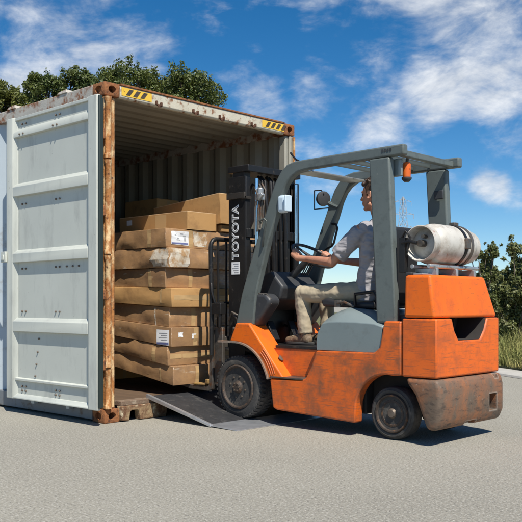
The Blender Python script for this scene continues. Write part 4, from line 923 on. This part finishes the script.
# shrubs on the right
def shrub(lab, px, dp, py, wpx, seed, nleaf, size, airy=False):
    x, y = at(px, dp); h = 1.02+(303-py)/835*dp; rad = wpx/835*dp*.5; rnd = random.Random(seed)
    t = thing('wild_shrub', lab, 'shrub', (x, y, .2), 'shrubs along the verge'); b = MB(); clumps = []
    for i in range(26 if not airy else 20):
        a = rnd.uniform(0, 6.28); q = rnd.random()**.6; fz = rnd.uniform(.22, 1); ex = rad*q*(1.05-.45*fz*fz)
        c = (x+ex*math.cos(a), y+ex*math.sin(a), .15+(h-.25)*fz); s = rad*(.20 if airy else .30)*rnd.uniform(.7, 1.2)
        m0 = (x+ex*.3*math.cos(a), y+ex*.3*math.sin(a), h*fz*.5); tip = (c[0]+rnd.uniform(-.1, .1), c[1]+rnd.uniform(-.1, .1), c[2]+s*rnd.uniform(.7, 1.5))
        b.tube([(x+rnd.uniform(-.15, .15), y+rnd.uniform(-.15, .15), .05), m0, c, tip], [.018, .013, .008, .003], 5); clumps.append((c, (s, s, s*.95))); clumps.append((tip, (s*.35, s*.35, s*.5)))
        for _ in range(3):
            e = (c[0]+rnd.gauss(0, s), c[1]+rnd.gauss(0, s), c[2]+abs(rnd.gauss(0, s))); b.tube([c, e], [.006, .002], 4); clumps.append((e, (s*.28, s*.28, s*.28)))
    obj('stem', b, 'twig', t); V, Fs = leaf_mesh(clumps, nleaf, size, rnd, .25, .2); raw('foliage', V, Fs, 'leaf_shrub', t)
shrub('sparse twiggy shrub showing sky between its leaves beside the gas tank', 484, 15.0, 236, 40, 11, 5200, .030, True)
shrub('dense leafy shrub at the right edge above the dry grass', 516, 14.2, 238, 56, 12, 17000, .030)
shrub('low dark shrub just right of the forklift counterweight', 497, 16.0, 262, 50, 13, 12000, .030)
shrub('broad shrub cut off by the right picture edge', 556, 15.0, 240, 60, 14, 9000, .036)
# distant lattice pylon seen past the cab
x, y = at(403, 200); py_ = thing('power_pylon', 'thin distant lattice power pylon between cab post and gas tank', 'pylon', (x, y, 0)); H_ = 26.5
b = MB(); lv = [0, 6, 11, 15, 18.5, 21, 23, 25, H_]; wd = [2.4, 1.9, 1.5, 1.15, .85, .7, .6, .5, .12]
def cn(i): return [Vector((x+sx*wd[i], y+sy*wd[i], lv[i])) for sx, sy in ((-1, -1), (1, -1), (1, 1), (-1, 1))]
for i in range(len(lv)-1):
    A_, B_ = cn(i), cn(i+1)
    for k in range(4): b.tube([A_[k], B_[k]], .06, 4); b.tube([A_[k], B_[(k+1) % 4]], .035, 4); b.tube([A_[(k+1) % 4], B_[k]], .035, 4)
obj('tower', b, 'pylon_steel', py_)
dx, dy = .68, -.73
for z, l in ((25.2, 2.0), (22.2, 2.6), (19.2, 2.1)):
    b = MB()
    for sg in (-1, 1):
        e = Vector((x+dx*-sg*l, y-dy*sg*l, z+.1)); b.tube([(x, y, z+.75), e], .045, 4); b.tube([(x, y, z-.1), e], .05, 4); b.tube([e, e-Vector((0, 0, 1.1))], .05, 4)
    obj('cross_arm', b, 'pylon_steel', py_)
# tall dry grass on the verge
rnd = random.Random(9); V = []; Fs = []
for i in range(30000):
    x = rnd.uniform(-5, 3.4) if i % 5 else rnd.uniform(3, 20); q = rnd.random()**1.4*2.6; y = verge_y(x)+.04+q; h = rnd.uniform(.18, .50)*(.5+.6*min(1, q*2)); z0 = .04+.11*q
    a = rnd.uniform(0, 6.28); l = rnd.gauss(0, .3)*h; m2 = rnd.gauss(0, .3)*h; wd = .008; dx, dy = math.cos(a)*wd, math.sin(a)*wd; b = len(V)
    V += [(-(x-dx), y-dy, z0), (-(x+dx), y+dy, z0), (-(x+l*.35+dx*.7), y+m2*.35+dy*.7, z0+h*.6), (-(x+l*.35-dx*.7), y+m2*.35-dy*.7, z0+h*.6), (-(x+l), y+m2, z0+h*rnd.uniform(.9, 1))]; Fs += [(b, b+1, b+2, b+3), (b+3, b+2, b+4)]
me = bpy.data.meshes.new('dry_grass'); me.from_pydata(V, [], Fs); me.materials.append(MATS['grass_dry']); o = bpy.data.objects.new('dry_grass', me); C.objects.link(o)
tag(o, 'tall dry grass growing on the verge behind the pavement', 'grass'); o['kind'] = 'stuff'
